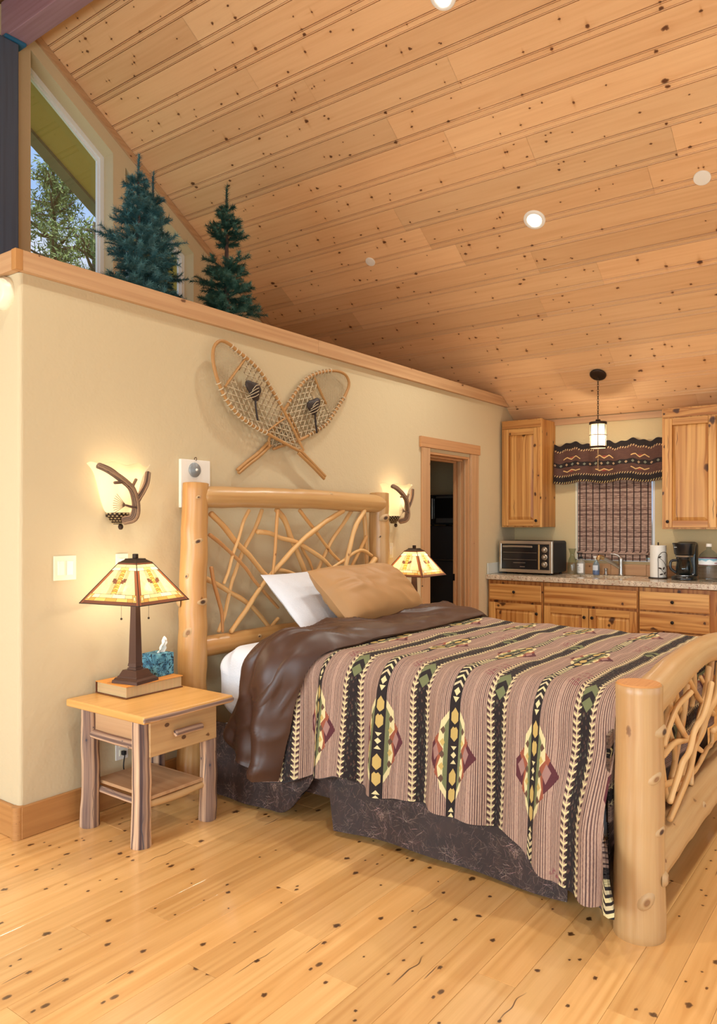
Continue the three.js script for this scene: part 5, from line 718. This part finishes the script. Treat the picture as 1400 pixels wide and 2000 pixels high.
// base cabinets under one worktop
{
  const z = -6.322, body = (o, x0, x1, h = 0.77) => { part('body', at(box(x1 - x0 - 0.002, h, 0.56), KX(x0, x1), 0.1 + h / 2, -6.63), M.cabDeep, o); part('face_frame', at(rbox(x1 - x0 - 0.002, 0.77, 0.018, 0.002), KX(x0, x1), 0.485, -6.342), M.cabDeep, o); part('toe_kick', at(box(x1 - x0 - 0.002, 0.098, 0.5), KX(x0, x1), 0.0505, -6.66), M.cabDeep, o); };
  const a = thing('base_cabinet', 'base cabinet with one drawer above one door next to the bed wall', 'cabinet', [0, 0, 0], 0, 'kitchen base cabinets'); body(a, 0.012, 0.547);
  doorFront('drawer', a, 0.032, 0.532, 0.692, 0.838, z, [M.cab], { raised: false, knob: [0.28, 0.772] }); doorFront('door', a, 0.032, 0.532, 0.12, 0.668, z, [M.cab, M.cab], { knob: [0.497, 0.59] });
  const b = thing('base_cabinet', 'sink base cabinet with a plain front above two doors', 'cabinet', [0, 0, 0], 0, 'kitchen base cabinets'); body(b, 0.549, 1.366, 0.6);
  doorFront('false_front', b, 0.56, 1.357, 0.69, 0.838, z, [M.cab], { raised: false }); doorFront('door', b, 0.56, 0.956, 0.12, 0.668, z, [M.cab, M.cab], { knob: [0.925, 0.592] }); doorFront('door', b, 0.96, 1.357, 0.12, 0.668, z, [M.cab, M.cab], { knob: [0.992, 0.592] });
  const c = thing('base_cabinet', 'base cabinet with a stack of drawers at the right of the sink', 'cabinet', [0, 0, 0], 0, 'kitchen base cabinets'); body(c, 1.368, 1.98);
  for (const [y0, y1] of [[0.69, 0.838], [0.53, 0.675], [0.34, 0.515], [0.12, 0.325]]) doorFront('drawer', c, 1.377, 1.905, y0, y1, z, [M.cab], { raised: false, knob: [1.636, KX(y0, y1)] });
  // granite worktop with a sink cut-out, upstand and sink
  const gt = texture(512, 512, (u, v) => { const n = vnoise(u * 40, v * 40, 3, 40, 40), m = vnoise(u * 110, v * 110, 4, 110, 110), q = vnoise(u * 12, v * 12, 5, 12, 12); const b = 172 + 40 * q; if (m > 0.86) return [86, 66, 54]; if (n > 0.8) return [150, 104, 84]; if (m < 0.13) return [238, 226, 208]; return [b + 18, b, b - 26]; });
  const gm = phys({ map: rep(gt, 0.3, 0.3), roughness: 0.22, clearcoat: 0.4, clearcoatRoughness: 0.08 });
  const top = slab([[0.003, 0.63], [2.2, 0.63], [2.2, 0.0], [0.003, 0.0]].map(([x, d]) => [x, d]), [[[0.70, 0.10], [1.20, 0.10], [1.20, 0.45], [0.70, 0.45]]], 0.036, 0.004); top.rotateX(Math.PI / 2); top.translate(0, 0.92 - 0.004, ZK + 0.002); boxUV(top, 0);
  const w = thing('worktop', 'speckled beige granite worktop along the kitchen wall', 'worktop'); part('slab', top, gm, w);
  const sp = std({ map: rep(trimTex, 2, 0.6), color: new THREE.Color(0.92, 0.84, 0.76), roughness: 0.4 }); for (let k = 0; k < 7; k++) part('splash_tile', at(rbox(0.312, 0.1, 0.012, 0.002, 0), 0.165 + k * 0.314, 0.972, ZK + 0.008), sp, w);
  part('end_splash', at(rbox(0.014, 0.1, 0.3, 0.002), 0.01, 0.972, -6.47), phys({ color: hex(206, 208, 200), roughness: 0.3 }), w, 'pale grey marble end piece');
  const s = thing('kitchen_sink', 'white undermounted kitchen sink in the worktop', 'sink'); const sx = 0.95, sz = ZK + 0.278; const sm2 = M.white; part('bottom', at(box(0.49, 0.01, 0.34), sx, 0.72, sz), sm2, s); for (const q of [-1, 1]) { part('side', at(box(0.008, 0.15, 0.34), sx + q * 0.246, 0.795, sz), sm2, s); part('side', at(box(0.484, 0.15, 0.008), sx, 0.795, sz + q * 0.171), sm2, s); }
}
const CT = 0.9204;
// faucet and soap dispenser
{
  const o = thing('faucet', 'brushed metal pull out faucet leaning over the sink', 'faucet', [1.06, CT, -6.86]); part('base', lathe([[0, 0], [0.026, 0], [0.026, 0.008], [0.02, 0.014], [0.019, 0.12], [0.0215, 0.15], [0.016, 0.165], [0, 0.168]], 22), M.steel, o);
  part('spout', limb([[0.0, 0.06, 0.0], [-0.05, 0.11, 0.06], [-0.12, 0.165, 0.14]], (t) => 0.013 + 0.006 * t, { seg: 14, rad: 14, cap: 0.3 }), M.steel, o); part('spray_head', limb([[-0.115, 0.16, 0.135], [-0.14, 0.172, 0.165], [-0.15, 0.145, 0.18]], (t) => 0.021 - 0.003 * t, { seg: 10, rad: 14, cap: 0.2 }), std({ color: hex(190, 160, 112), roughness: 0.3, metalness: 0.9 }), o);
  part('lever', limb([[0.0, 0.155, 0], [-0.03, 0.185, 0.01], [-0.085, 0.195, 0.02]], (t) => 0.011 - 0.006 * t, { seg: 10, rad: 10 }), M.steel, o);
  tag(mesh('soap_dispenser', at(lathe([[0, 0], [0.018, 0], [0.018, 0.008], [0.012, 0.012], [0.011, 0.04], [0.016, 0.046], [0.015, 0.062], [0, 0.064]], 20), 0.925, CT, -6.858), M.steel), 'small metal soap pump beside the faucet', 'soap dispenser');
}
// toaster oven
{
  const o = thing('toaster_oven', 'black and stainless toaster oven in the kitchen corner', 'toaster oven', [0.03, CT, 0]); const zf = -6.50;
  part('shell', at(rbox(0.522, 0.292, 0.34, 0.022), 0.268, 0.162, zf - 0.19), M.blackMatt, o); const st = std({ color: hex(196, 184, 166), roughness: 0.3, metalness: 0.85 });
  part('fascia', at(slab([[-0.262, -0.146], [0.262, -0.146], [0.262, 0.146], [-0.262, 0.146]], [[[-0.235, -0.115], [0.232, -0.115], [0.232, 0.115], [-0.235, 0.115]]], 0.022, 0.006), 0.268, 0.162, zf - 0.028), st, o);
  part('door_glass', at(rbox(0.362, 0.228, 0.012, 0.003), 0.214, 0.162, zf - 0.012), M.black, o); part('door_post', at(rbox(0.014, 0.23, 0.018, 0.003), 0.402, 0.162, zf - 0.008), std({ color: hex(220, 180, 120), roughness: 0.3, metalness: 0.8 }), o); part('control_panel', at(rbox(0.09, 0.228, 0.014, 0.003), 0.454, 0.162, zf - 0.014), M.black, o);
  part('handle', limb([[0.06, 0.255, zf + 0.02], [0.2, 0.257, zf + 0.024], [0.345, 0.255, zf + 0.02]], 0.009, { seg: 12, rad: 12 }), M.steel, o); for (const y of [0.2, 0.135]) part('rack', at(rbox(0.33, 0.003, 0.004, 0.001), 0.214, y, zf - 0.004), M.steel, o); part('drip_tray', at(rbox(0.12, 0.005, 0.006, 0.001), 0.21, 0.106, zf - 0.004), M.steel, o);
  const km = std({ color: hex(190, 178, 160), roughness: 0.3, metalness: 0.8 }); for (const y of [0.228, 0.162, 0.096]) { const k = part('dial', lathe([[0, 0.03], [0.013, 0.03], [0.016, 0.026], [0.018, 0.008], [0.027, 0.006], [0.027, 0]], 24), km, o); k.rotation.x = Math.PI / 2; k.position.set(0.455, y, zf - 0.007); }
  const lg = part('nameplate', at(rbox(0.05, 0.007, 0.001, 0.0003), 0.24, 0.07, zf - 0.0055), M.steel, o); for (const x of [0.05, 0.49]) for (const z of [-0.06, -0.3]) part('foot', at(cyl(0.012, 0.014, 0.018, 10), x, 0.009, zf + z), M.blackMatt, o);
}
// bottles on the worktop
const clear = phys({ color: hex(236, 240, 236), transmission: 1, thickness: 0, roughness: 0.06, ior: 1.45 });
tag(mesh('glass_carafe', at(lathe([[0.0001, 0.003], [0.042, 0.0], [0.045, 0.012], [0.044, 0.09], [0.036, 0.13], [0.021, 0.17], [0.02, 0.19], [0.034, 0.235], [0.036, 0.238], [0.033, 0.238], [0.018, 0.192], [0.019, 0.17], [0.033, 0.13], [0.041, 0.09], [0.041, 0.014], [0.0001, 0.012]], 30), 0.655, CT, -6.74), clear), 'clear glass carafe with a flared neck beside the toaster oven', 'carafe');
{
  const o = thing('soap_bottle', 'clear pump bottle with a white label behind the sink', 'bottle', [0.72, CT, -6.79]); part('bottle', lathe([[0.0001, 0.002], [0.034, 0], [0.036, 0.01], [0.036, 0.11], [0.03, 0.125], [0.012, 0.132], [0.012, 0.146], [0, 0.146]], 26), phys({ color: hex(226, 224, 214), transmission: 0.7, thickness: 0, roughness: 0.1 }), o);
  const lt = canvasTexture(256, 256, (g, w, h) => { g.fillStyle = '#f4f2ee'; g.fillRect(0, 0, w, h); g.fillStyle = '#3a2f3a'; g.beginPath(); g.arc(60, 50, 18, 0, 7); g.fill(); g.fillStyle = '#555'; for (let k = 0; k < 7; k++) g.fillRect(40 + (k % 3) * 12, 96 + k * 18, 120 - (k % 2) * 40, 5); });
  const lb = new THREE.CylinderGeometry(0.0368, 0.0368, 0.085, 20, 1, true, -0.9, 1.8); part('label', at(lb, 0, 0.06, 0), std({ map: lt, roughness: 0.6, side: THREE.DoubleSide }), o); part('pump', merge([at(cyl(0.014, 0.014, 0.02, 16), 0, 0.156, 0), at(cyl(0.005, 0.005, 0.03, 10), 0, 0.18, 0), at(rbox(0.05, 0.01, 0.014, 0.003), -0.012, 0.196, 0)]), M.blackMatt, o);
  const s = thing('spray_bottle', 'small bottle of blue liquid with a white spray top by the sink', 'bottle', [0.845, CT, -6.83]); part('bottle', lathe([[0.0001, 0.002], [0.03, 0], [0.032, 0.01], [0.032, 0.085], [0.022, 0.11], [0.012, 0.125], [0.012, 0.135], [0, 0.135]], 24), phys({ color: hex(206, 226, 240), transmission: 0.8, thickness: 0, roughness: 0.08 }), s);
  part('liquid', at(cyl(0.0295, 0.0285, 0.038, 22), 0, 0.022, 0), std({ color: hex(20, 70, 150), roughness: 0.3 }), s); const l2 = new THREE.CylinderGeometry(0.0328, 0.0328, 0.045, 18, 1, true, -0.8, 1.6); part('label', at(l2, 0, 0.066, 0), std({ color: hex(232, 236, 244), roughness: 0.6, side: THREE.DoubleSide }), s); part('trigger', merge([at(cyl(0.013, 0.013, 0.018, 14), 0, 0.143, 0), at(rbox(0.06, 0.018, 0.018, 0.005), 0.006, 0.161, 0), at(rbox(0.006, 0.03, 0.012, 0.002), 0.03, 0.142, 0)]), M.white, s);
}
// paper towels on a wire holder
{
  const o = thing('paper_towel_holder', 'black wire paper towel stand with leaf ornament', 'towel holder', [1.418, CT, -6.72]); part('base', at(cyl(0.078, 0.08, 0.008, 28), 0, 0.004, 0), M.iron, o); part('rod', at(cyl(0.006, 0.006, 0.3, 10), 0, 0.158, 0), M.iron, o);
  part('arm', limb([[0.02, 0.008, 0.076], [0.02, 0.12, 0.077], [0.022, 0.19, 0.075], [0.05, 0.225, 0.066], [0.078, 0.222, 0.05], [0.083, 0.17, 0.045], [0.083, 0.008, 0.045]], 0.0026, { seg: 40, rad: 6 }), M.iron, o); part('arm', limb([[0.022, 0.185, 0.077], [0.06, 0.15, 0.068], [0.08, 0.1, 0.05]], 0.002, { seg: 14, rad: 6 }), M.iron, o); part('arm', limb([[0.083, 0.02, 0.045], [0.06, 0.06, 0.064], [0.04, 0.085, 0.073]], 0.002, { seg: 14, rad: 6 }), M.iron, o);
  for (const [x, y, z, a] of [[0.032, 0.185, 0.076, 0.4], [0.036, 0.09, 0.076, -0.3], [0.062, 0.09, 0.066, 1.2], [0.045, 0.04, 0.073, 0.2], [0.07, 0.05, 0.06, 1.0]]) { const l = part('leaf', new THREE.SphereGeometry(0.013, 10, 6), M.iron, o); l.scale.set(1.1, 0.5, 0.25); l.position.set(x, y, z); l.rotation.z = a; l.rotation.y = 0.5; }
  tag(mesh('paper_towel_roll', at(lathe([[0.02, 0], [0.065, 0], [0.066, 0.004], [0.066, 0.27], [0.064, 0.274], [0.02, 0.274], [0.02, 0]], 34), 1.418, CT + 0.009, -6.72), M.white), 'white paper towel roll standing on the black wire holder', 'paper towels');
}
// coffee maker
{
  const o = thing('coffee_maker', 'glossy black drip coffee maker with glass pot', 'coffee maker', [1.635, CT, -6.70], 0.12); const sh = (pts, d, b) => slab(pts, [], d, b);
  part('base', at(lathe([[0, 0], [0.098, 0], [0.102, 0.008], [0.1, 0.026], [0.085, 0.036], [0, 0.036]], 34), 0, 0, 0.02), M.black, o); part('warming_plate', at(cyl(0.07, 0.07, 0.004, 28), 0, 0.0385, 0.03), M.steel, o);
  part('tank', at(rbox(0.17, 0.30, 0.085, 0.03), 0.012, 0.165, -0.075), M.black, o); part('head', at(lathe([[0, 0.205], [0.066, 0.205], [0.078, 0.215], [0.088, 0.29], [0.094, 0.302], [0.09, 0.308], [0, 0.31]], 32), 0, 0, 0.02), M.black, o); part('band', at(cyl(0.072, 0.068, 0.014, 30), 0, 0.198, 0.025), M.steel, o);
  const pot = part('pot', at(lathe([[0.001, 0.002], [0.05, 0.0], [0.066, 0.03], [0.068, 0.06], [0.055, 0.115], [0.05, 0.13], [0.048, 0.13], [0.053, 0.113], [0.065, 0.06], [0.063, 0.032], [0.048, 0.004], [0.001, 0.005]], 30), 0, 0.042, 0.032), phys({ color: hex(210, 214, 214), transmission: 1, thickness: 0, roughness: 0.03 }), o); part('lid', at(cyl(0.05, 0.053, 0.016, 26), 0, 0.18, 0.032), M.black, o); part('handle', limb([[-0.052, 0.165, 0.045], [-0.096, 0.155, 0.06], [-0.1, 0.095, 0.062], [-0.062, 0.06, 0.05]], 0.011, { seg: 20, rad: 10, flat: 0.7 }), M.black, o);
  const nm = part('nameplate', at(rbox(0.036, 0.006, 0.001, 0.0003), -0.035, 0.272, 0.097), M.steel, o); nm.rotation.y = -0.2; part('switch', at(cyl(0.009, 0.009, 0.006, 14), 0.07, 0.05, 0.05), M.steel, o);
}
// water jug and canister
{
  const o = thing('water_jug', 'large clear plastic water jug with a blue and red label', 'bottle', [1.84, CT, -6.62]); const jm = phys({ color: hex(228, 236, 240), transmission: 1, thickness: 0, roughness: 0.1, ior: 1.35 });
  const rib = [[0.0001, 0.004], [0.068, 0], [0.076, 0.012]]; for (let k = 0; k < 5; k++) { const y = 0.02 + k * 0.022; rib.push([0.078, y], [0.074, y + 0.011]); } rib.push([0.078, 0.135], [0.078, 0.185], [0.07, 0.215], [0.04, 0.245], [0.02, 0.258], [0.019, 0.285], [0.0001, 0.285]); part('bottle', lathe(rib, 34), jm, o);
  const lt = canvasTexture(512, 192, (g, w, h) => { g.fillStyle = '#eef2f4'; g.fillRect(0, 0, w, h); g.fillStyle = '#7a1f3a'; g.fillRect(0, 0, w, 16); g.fillRect(0, h - 14, w, 14); const q = g.createLinearGradient(0, 20, 0, 120); q.addColorStop(0, '#5f9fc0'); q.addColorStop(1, '#c8e2ea'); g.fillStyle = q; g.fillRect(0, 22, w, 80); g.fillStyle = '#e8f2f6'; for (let k = 0; k < 9; k++) { g.beginPath(); g.moveTo(k * 64 - 20, 100); g.lineTo(k * 64 + 20, 44 + (k % 3) * 14); g.lineTo(k * 64 + 60, 100); g.fill(); } g.fillStyle = '#b8404a'; g.fillRect(60, 128, 150, 18); g.fillRect(300, 132, 120, 14); });
  part('label', at(new THREE.CylinderGeometry(0.0792, 0.0792, 0.06, 34, 1, true), 0, 0.163, 0), std({ map: lt, roughness: 0.5, side: THREE.DoubleSide }), o); part('cap', at(cyl(0.021, 0.022, 0.024, 18), 0, 0.293, 0), M.white, o);
  const c = thing('canister', 'grey metal canister at the right end of the worktop', 'canister', [2.008, CT, -6.57]); const cm = std({ color: hex(168, 172, 170), roughness: 0.4, metalness: 0.4 }); part('body', lathe([[0, 0], [0.075, 0], [0.077, 0.006], [0.077, 0.255], [0, 0.255]], 30), cm, c); part('lid', lathe([[0.079, 0.252], [0.08, 0.275], [0.07, 0.285], [0, 0.286]], 30), M.steel, c);
}
// woven blind and patterned valance over the kitchen window
{
  const bt = texture(512, 512, (u, v, i, j) => { const y = j >> 3, s = hash(y, 3, 1), seg = vnoise(u * 16, y * 7.7, 4, 16), d = s < 0.25 ? 0.3 : s > 0.6 ? 0.92 : 0.62; const q = clamp(d + 0.8 * (seg - 0.5) + 0.12 * (hash(i >> 1, j, 2) - 0.5)) * (j % 8 < 1 ? 0.45 : 1); return [mix(70, 206, q), mix(40, 176, q), mix(36, 156, q)]; });
  const bm = std({ map: rep(bt, 0.34, 0.20), roughness: 0.8 });
  const o = thing('woven_blind', 'woven wood roman blind with dark vertical tapes', 'blind', [0, 0, ZK + 0.018]); const x0 = 0.645, x1 = 1.312;
  part('weave', boxUV(at(new RoundedBoxGeometry(x1 - x0, 0.775, 0.006, 1, 0.002), KX(x0, x1), 1.4725, 0), 0), bm, o); part('bottom_fold', limb([[x0, 1.118, 0.012], [KX(x0, x1), 1.118, 0.012], [x1 - 0.02, 1.12, 0.012]], 0.018, { seg: 6, rad: 12, flat: 0.7, cap: 0.02 }), bm, o); part('hem_fold', boxUV(at(new RoundedBoxGeometry(x1 - x0 - 0.05, 0.075, 0.012, 2, 0.004), KX(x0, x1) - 0.02, 1.096, 0.014), 0), bm, o);
  const tm = std({ color: hex(48, 30, 26), roughness: 0.85 }); for (let k = 0; k < 11; k++) { const x = mix(x0 + 0.02, x1 - 0.03, k / 10); part('tape', at(box(0.0085, 0.74, 0.003), x, 1.49, 0.0045), tm, o); part('tape', at(box(0.0085, 0.085, 0.003), x - 0.004, 1.096, 0.0215), tm, o); }
  const vt = canvasTexture(1024, 384, (g, W, H) => { g.fillStyle = 'rgb(84,54,44)'; g.fillRect(0, 0, W, H); const R = rng(9); for (let k = 0; k < 4000; k++) { g.fillStyle = R() < 0.5 ? 'rgba(112,76,62,0.25)' : 'rgba(52,30,28,0.25)'; g.fillRect(R() * W, R() * H, 6 + R() * 30, 2); }
    g.fillStyle = 'rgb(30,20,20)'; g.fillRect(0, 0, W, 56); g.fillRect(0, H * 0.80, W, 70); g.fillRect(0, H * 0.47, W, 44);
    const herr = (y, c) => { g.strokeStyle = c; g.lineWidth = 6; for (let x = -10; x < W + 20; x += 22) { g.beginPath(); g.moveTo(x, y + 10); g.lineTo(x + 10, y - 8); g.stroke(); } }; herr(62, 'rgb(220,190,130)'); herr(H * 0.80, 'rgb(216,186,128)'); herr(H - 14, 'rgb(200,176,110)');
    for (let k = 0; k < 20; k++) { const x = k * 54, y = H * 0.53; g.fillStyle = k % 2 ? 'rgb(120,124,104)' : 'rgb(168,140,104)'; g.beginPath(); g.moveTo(x, y); g.lineTo(x + 14, y - 14); g.lineTo(x + 28, y); g.lineTo(x + 14, y + 14); g.fill(); }
    for (const cx of [170, 470, 780]) for (const s of [-1, 1]) { const y = H * 0.53 + s * 52; g.strokeStyle = 'rgb(214,176,112)'; g.lineWidth = 9; g.beginPath(); g.moveTo(cx - 80, y); g.lineTo(cx - 40, y + s * 16); g.lineTo(cx, y - s * 4); g.lineTo(cx + 40, y + s * 16); g.lineTo(cx + 80, y); g.stroke(); g.fillStyle = 'rgb(150,60,50)'; g.beginPath(); g.moveTo(cx - 24, y + s * 18); g.lineTo(cx, y + s * 2); g.lineTo(cx + 24, y + s * 18); g.fill(); } });
  vt.wrapT = THREE.ClampToEdgeWrapping;
  const v = thing('window_valance', 'gathered brown southwestern valance above the kitchen window', 'valance'); part('cloth', sheet(120, 26, (u, t) => { const x = mix(0.432, 1.472, u), wv = Math.sin(x * 31) * 0.6 + Math.sin(x * 13 + 1) * 0.6 + 0.4 * Math.sin(x * 57); return V(x, mix(2.135 + 0.014 * Math.sin(x * 23) + 0.008 * Math.sin(x * 61), 1.765 + 0.012 * Math.sin(x * 17 + 2), t), ZK + 0.055 + 0.012 * wv * (0.6 + 0.4 * t) + 0.02 * t); }, (u, t) => [u * 1.0, 1 - t], 0.004), std({ map: vt, roughness: 0.85 }), v); part('rod', limb([[0.432, 2.10, ZK + 0.035], [0.95, 2.10, ZK + 0.035], [1.472, 2.10, ZK + 0.035]], 0.008, { seg: 4, rad: 10 }), M.iron, v);
}
// pendant lantern over the sink
{
  const px = 0.985, pz = -6.47, cy = roofY(pz), o = thing('pendant_lantern', 'small hanging lantern on a chain above the sink', 'pendant lamp', [px, 0, pz]);
  const cn = part('canopy', lathe([[0.0001, -0.022], [0.05, -0.02], [0.068, -0.008], [0.07, 0], [0, 0]], 28), M.iron, o); cn.position.set(0, cy - 0.012, 0); cn.rotation.x = -Math.atan(SL) * 0.98;
  const y1 = 2.255, y0 = 2.035, top = cy - 0.03; for (let k = 0, y = y1 + 0.03; y < top; k++, y += 0.021) { const l = part('chain_link', new THREE.TorusGeometry(0.0085, 0.0024, 6, 12), M.iron, o); l.scale.set(0.7, 1.55, 1); l.rotation.y = k % 2 ? Math.PI / 2 : 0.3; l.position.set(0, y, 0); }
  part('lid', at(lathe([[0, 0.03], [0.02, 0.03], [0.022, 0.014], [0.07, 0.01], [0.074, 0.006], [0.074, -0.012], [0.066, -0.012]], 30), 0, y1, 0), M.iron, o);
  part('glass', at(new THREE.CylinderGeometry(0.064, 0.068, y1 - y0 - 0.01, 30, 1, true), 0, KX(y0, y1), 0), phys({ color: hex(255, 226, 186), roughness: 0.8, transmission: 0.6, thickness: 0, emissive: new THREE.Color(1, 0.74, 0.46), emissiveIntensity: 0.22 }), o);
  for (let k = 0; k < 6; k++) { const a = k / 6 * 6.283 + 0.2; part('strap', limb([[0.067 * Math.cos(a), y1 - 0.008, 0.067 * Math.sin(a)], [0.072 * Math.cos(a), y0, 0.072 * Math.sin(a)]], 0.003, { seg: 3, rad: 6 }), M.iron, o); }
  for (const [y, r] of [[KX(y0, y1) + 0.005, 0.0715], [y0 + 0.004, 0.074]]) { const g = new THREE.TorusGeometry(r, 0.0035, 6, 34); g.rotateX(Math.PI / 2); part('hoop', at(g, 0, y, 0), M.iron, o); } part('lower_band', at(new THREE.CylinderGeometry(0.073, 0.074, 0.016, 30, 1, true), 0, y0 + 0.012, 0), M.iron, o);
  for (let k = 0, y = y0 - 0.01; y > 1.87; k++, y -= 0.019) { const l = part('tail_link', new THREE.TorusGeometry(0.0075, 0.0018, 6, 10), std({ color: hex(200, 170, 120), roughness: 0.3, metalness: 0.9 }), o); l.scale.set(0.65, 1.5, 1); l.rotation.y = k % 2 ? 1.57 : 0.2; l.position.set(0, y, 0); }
  part('bulb', at(new THREE.SphereGeometry(0.022, 16, 12), 0, y0 + 0.1, 0), M.bulb, o); const l = new THREE.PointLight(WARM, PENDANT_CD, 0, 2); l.position.set(0, y0 + 0.1, 0); l.castShadow = true; l.shadow.radius = 1; o.add(l);
}
// refrigerator and microwave in the dark pantry behind the doorway
{
  const dk = std({ color: hex(58, 56, 56), roughness: 0.35 }), o = thing('refrigerator', 'black top freezer refrigerator inside the dark doorway', 'refrigerator', [-0.6, 0, -6.62]);
  part('body', at(rbox(0.6, 1.36, 0.56, 0.01), 0, 0.685, 0.0), dk, o); part('freezer_door', at(rbox(0.596, 0.32, 0.05, 0.012), 0, 1.203, 0.307), dk, o); part('lower_door', at(rbox(0.596, 1.0, 0.05, 0.012), 0, 0.535, 0.307), dk, o); part('handle', at(rbox(0.36, 0.014, 0.018, 0.005), 0.12, 1.043, 0.338), std({ color: hex(120, 118, 116), roughness: 0.3, metalness: 0.8 }), o);
  const m = thing('microwave', 'black microwave with a pale handle on the dark refrigerator', 'microwave', [-0.42, 1.3665, -6.54]); part('body', at(rbox(0.52, 0.29, 0.36, 0.01), 0, 0.155, 0), dk, m); part('door', at(rbox(0.40, 0.27, 0.02, 0.006), 0.03, 0.155, 0.19), M.black, m); part('window_strip', at(rbox(0.36, 0.045, 0.004, 0.001), 0.05, 0.05, 0.201), std({ color: hex(86, 84, 80), roughness: 0.4 }), m); part('window_strip', at(rbox(0.36, 0.018, 0.004, 0.001), 0.05, 0.275, 0.201), std({ color: hex(86, 84, 80), roughness: 0.4 }), m); part('handle', at(rbox(0.012, 0.2, 0.018, 0.005), -0.165, 0.165, 0.214), M.steel, m); for (const x of [-0.2, 0.2]) for (const z of [-0.14, 0.14]) part('foot', at(cyl(0.012, 0.012, 0.012, 8), x, 0.006, z), M.blackMatt, m);
}
// ---------------------------------------------------------------- ceiling fittings
const tilt = -Math.atan(SL);
function onCeiling(o, x, z) { o.position.set(x, roofY(z), z); o.rotation.x = z < RIDGE ? tilt : -tilt; }
CANS.forEach(([x, z], i) => {
  const o = thing('recessed_light', ['round recessed ceiling light glowing below the top centre', 'recessed ceiling light at the very top edge of the picture', 'recessed ceiling light over the right of the kitchen, outside the picture', 'recessed ceiling light above the footboard, outside the picture', 'recessed ceiling light over the partition corner, outside the picture', 'recessed ceiling light above the camera, outside the picture'][i], 'ceiling light', [0, 0, 0], 0, 'recessed ceiling lights'); onCeiling(o, x, z);
  part('trim_ring', lathe([[0.052, -0.004], [0.056, -0.012], [0.074, -0.01], [0.079, -0.002], [0.079, 0.004]], 36), M.white, o); part('lamp_lens', at(cyl(0.054, 0.054, 0.004, 32), 0, -0.003, 0), std({ color: 0xffffff, emissive: new THREE.Color(1, 0.9, 0.72), emissiveIntensity: 5 }), o);
  const l = new THREE.SpotLight(CANWARM, CAN_CD, 0, 1.15, 0.7, 2); l.position.set(x, roofY(z) - 0.03, z); l.target.position.set(x, 0, z); l.castShadow = true; l.shadow.radius = 3; scene.add(l, l.target);
});
for (const [x, z, r, lab] of [[-0.458, -5.115, 0.042, 'small round white ceiling cap left of the glowing light'], [2.108, -5.112, 0.052, 'round white ceiling cap at the right edge of the picture']]) { const o = thing('sprinkler_cap', lab, 'ceiling cap', [0, 0, 0], 0, 'white ceiling caps'); onCeiling(o, x, z); part('cap', lathe([[0.0001, -0.01], [r * 0.92, -0.009], [r, -0.005], [r, 0.002]], 30), M.white, o); }
// ---------------------------------------------------------------- pines outside the upper window
M.pine = [std({ color: hex(124, 142, 84), roughness: 0.9 }), std({ color: hex(176, 186, 84), roughness: 0.9 })]; M.pineBark = std({ color: hex(104, 88, 66), roughness: 0.95 });
function pine(label, p, H, W, seed, sparse, mat) {
  const R = rng(seed), o = thing('pine_tree', label, 'tree', p, 0, 'pines outside the window'); part('trunk', limb([[0, 0, 0], [0.1, H * 0.5, 0.05], [0, H, 0]], (t) => 0.16 * (1 - 0.9 * t) + 0.015, { seg: 20, rad: 8, bump: 0.1, seed }), M.pineBark, o);
  const pos = [], a = V(0, 0, 0), e = V(0, 0, 0), s = V(0, 0, 0); const tuft = (c, n, r) => { for (let k = 0; k < n; k++) { a.set(R() - 0.5, R() - 0.5, R() - 0.5).normalize().multiplyScalar(r * R()).add(c); e.set(R() - 0.5, R() - 0.3, R() - 0.5).normalize().multiplyScalar(0.13); s.set(R() - 0.5, R() - 0.5, R() - 0.5).normalize().multiplyScalar(0.018); pos.push(a.x - s.x, a.y - s.y, a.z - s.z, a.x + s.x, a.y + s.y, a.z + s.z, a.x + e.x, a.y + e.y, a.z + e.z); } };
  for (let y = H * 0.2; y < H; y += 0.22) { const f = y / H, n = 3 + (R() * 3 | 0); for (let i = 0; i < n; i++) { const th = R() * 6.283, len = W * Math.pow(1 - f, 0.55) * (0.45 + 0.7 * R()) + 0.2, b = [V(0, y, 0), V(Math.cos(th) * len * 0.5, y + len * 0.12, Math.sin(th) * len * 0.5), V(Math.cos(th) * len, y + len * 0.3, Math.sin(th) * len)]; part('branch', limb(b, (t) => 0.035 * (1 - 0.7 * t), { seg: 6, rad: 5, bump: 0.1, seed: 5 }), M.pineBark, o); const m = sparse ? 3 : 5; for (let q = 1; q <= m; q++) { const t = q / m, c = b[0].clone().lerp(b[2], t).add(V((R() - 0.5) * 0.35, (R() - 0.5) * 0.3 + 0.05, (R() - 0.5) * 0.35)); if (R() < (sparse ? 0.45 : 0.9)) tuft(c, sparse ? 20 : 26, 0.2); } } }
  const g = new THREE.BufferGeometry(); g.setAttribute('position', new THREE.Float32BufferAttribute(pos, 3)); g.computeVertexNormals(); part('foliage', g, mat, o, null, 'stuff');
}
pine('green pine with spreading branches outside the upper window', [-10, -0.65, -8.13], 8.6, 1.9, 4, false, M.pine[0]);
pine('thin bare branched pine at the right side of the upper window', [-7.2, -0.65, -7.1], 6.75, 1.0, 9, true, M.pine[0]);
pine('bright yellow green pine low in the upper window', [-16, -0.65, -13.5], 8.9, 1.7, 12, false, M.pine[1]);
pine('bright yellow green pine low at the left of the upper window', [-17.2, -0.65, -10.4], 8.9, 1.7, 15, false, M.pine[1]);

scene.traverse((o) => { if (o.isMesh) o.castShadow = o.receiveShadow = true; });
renderer.render(scene, camera);
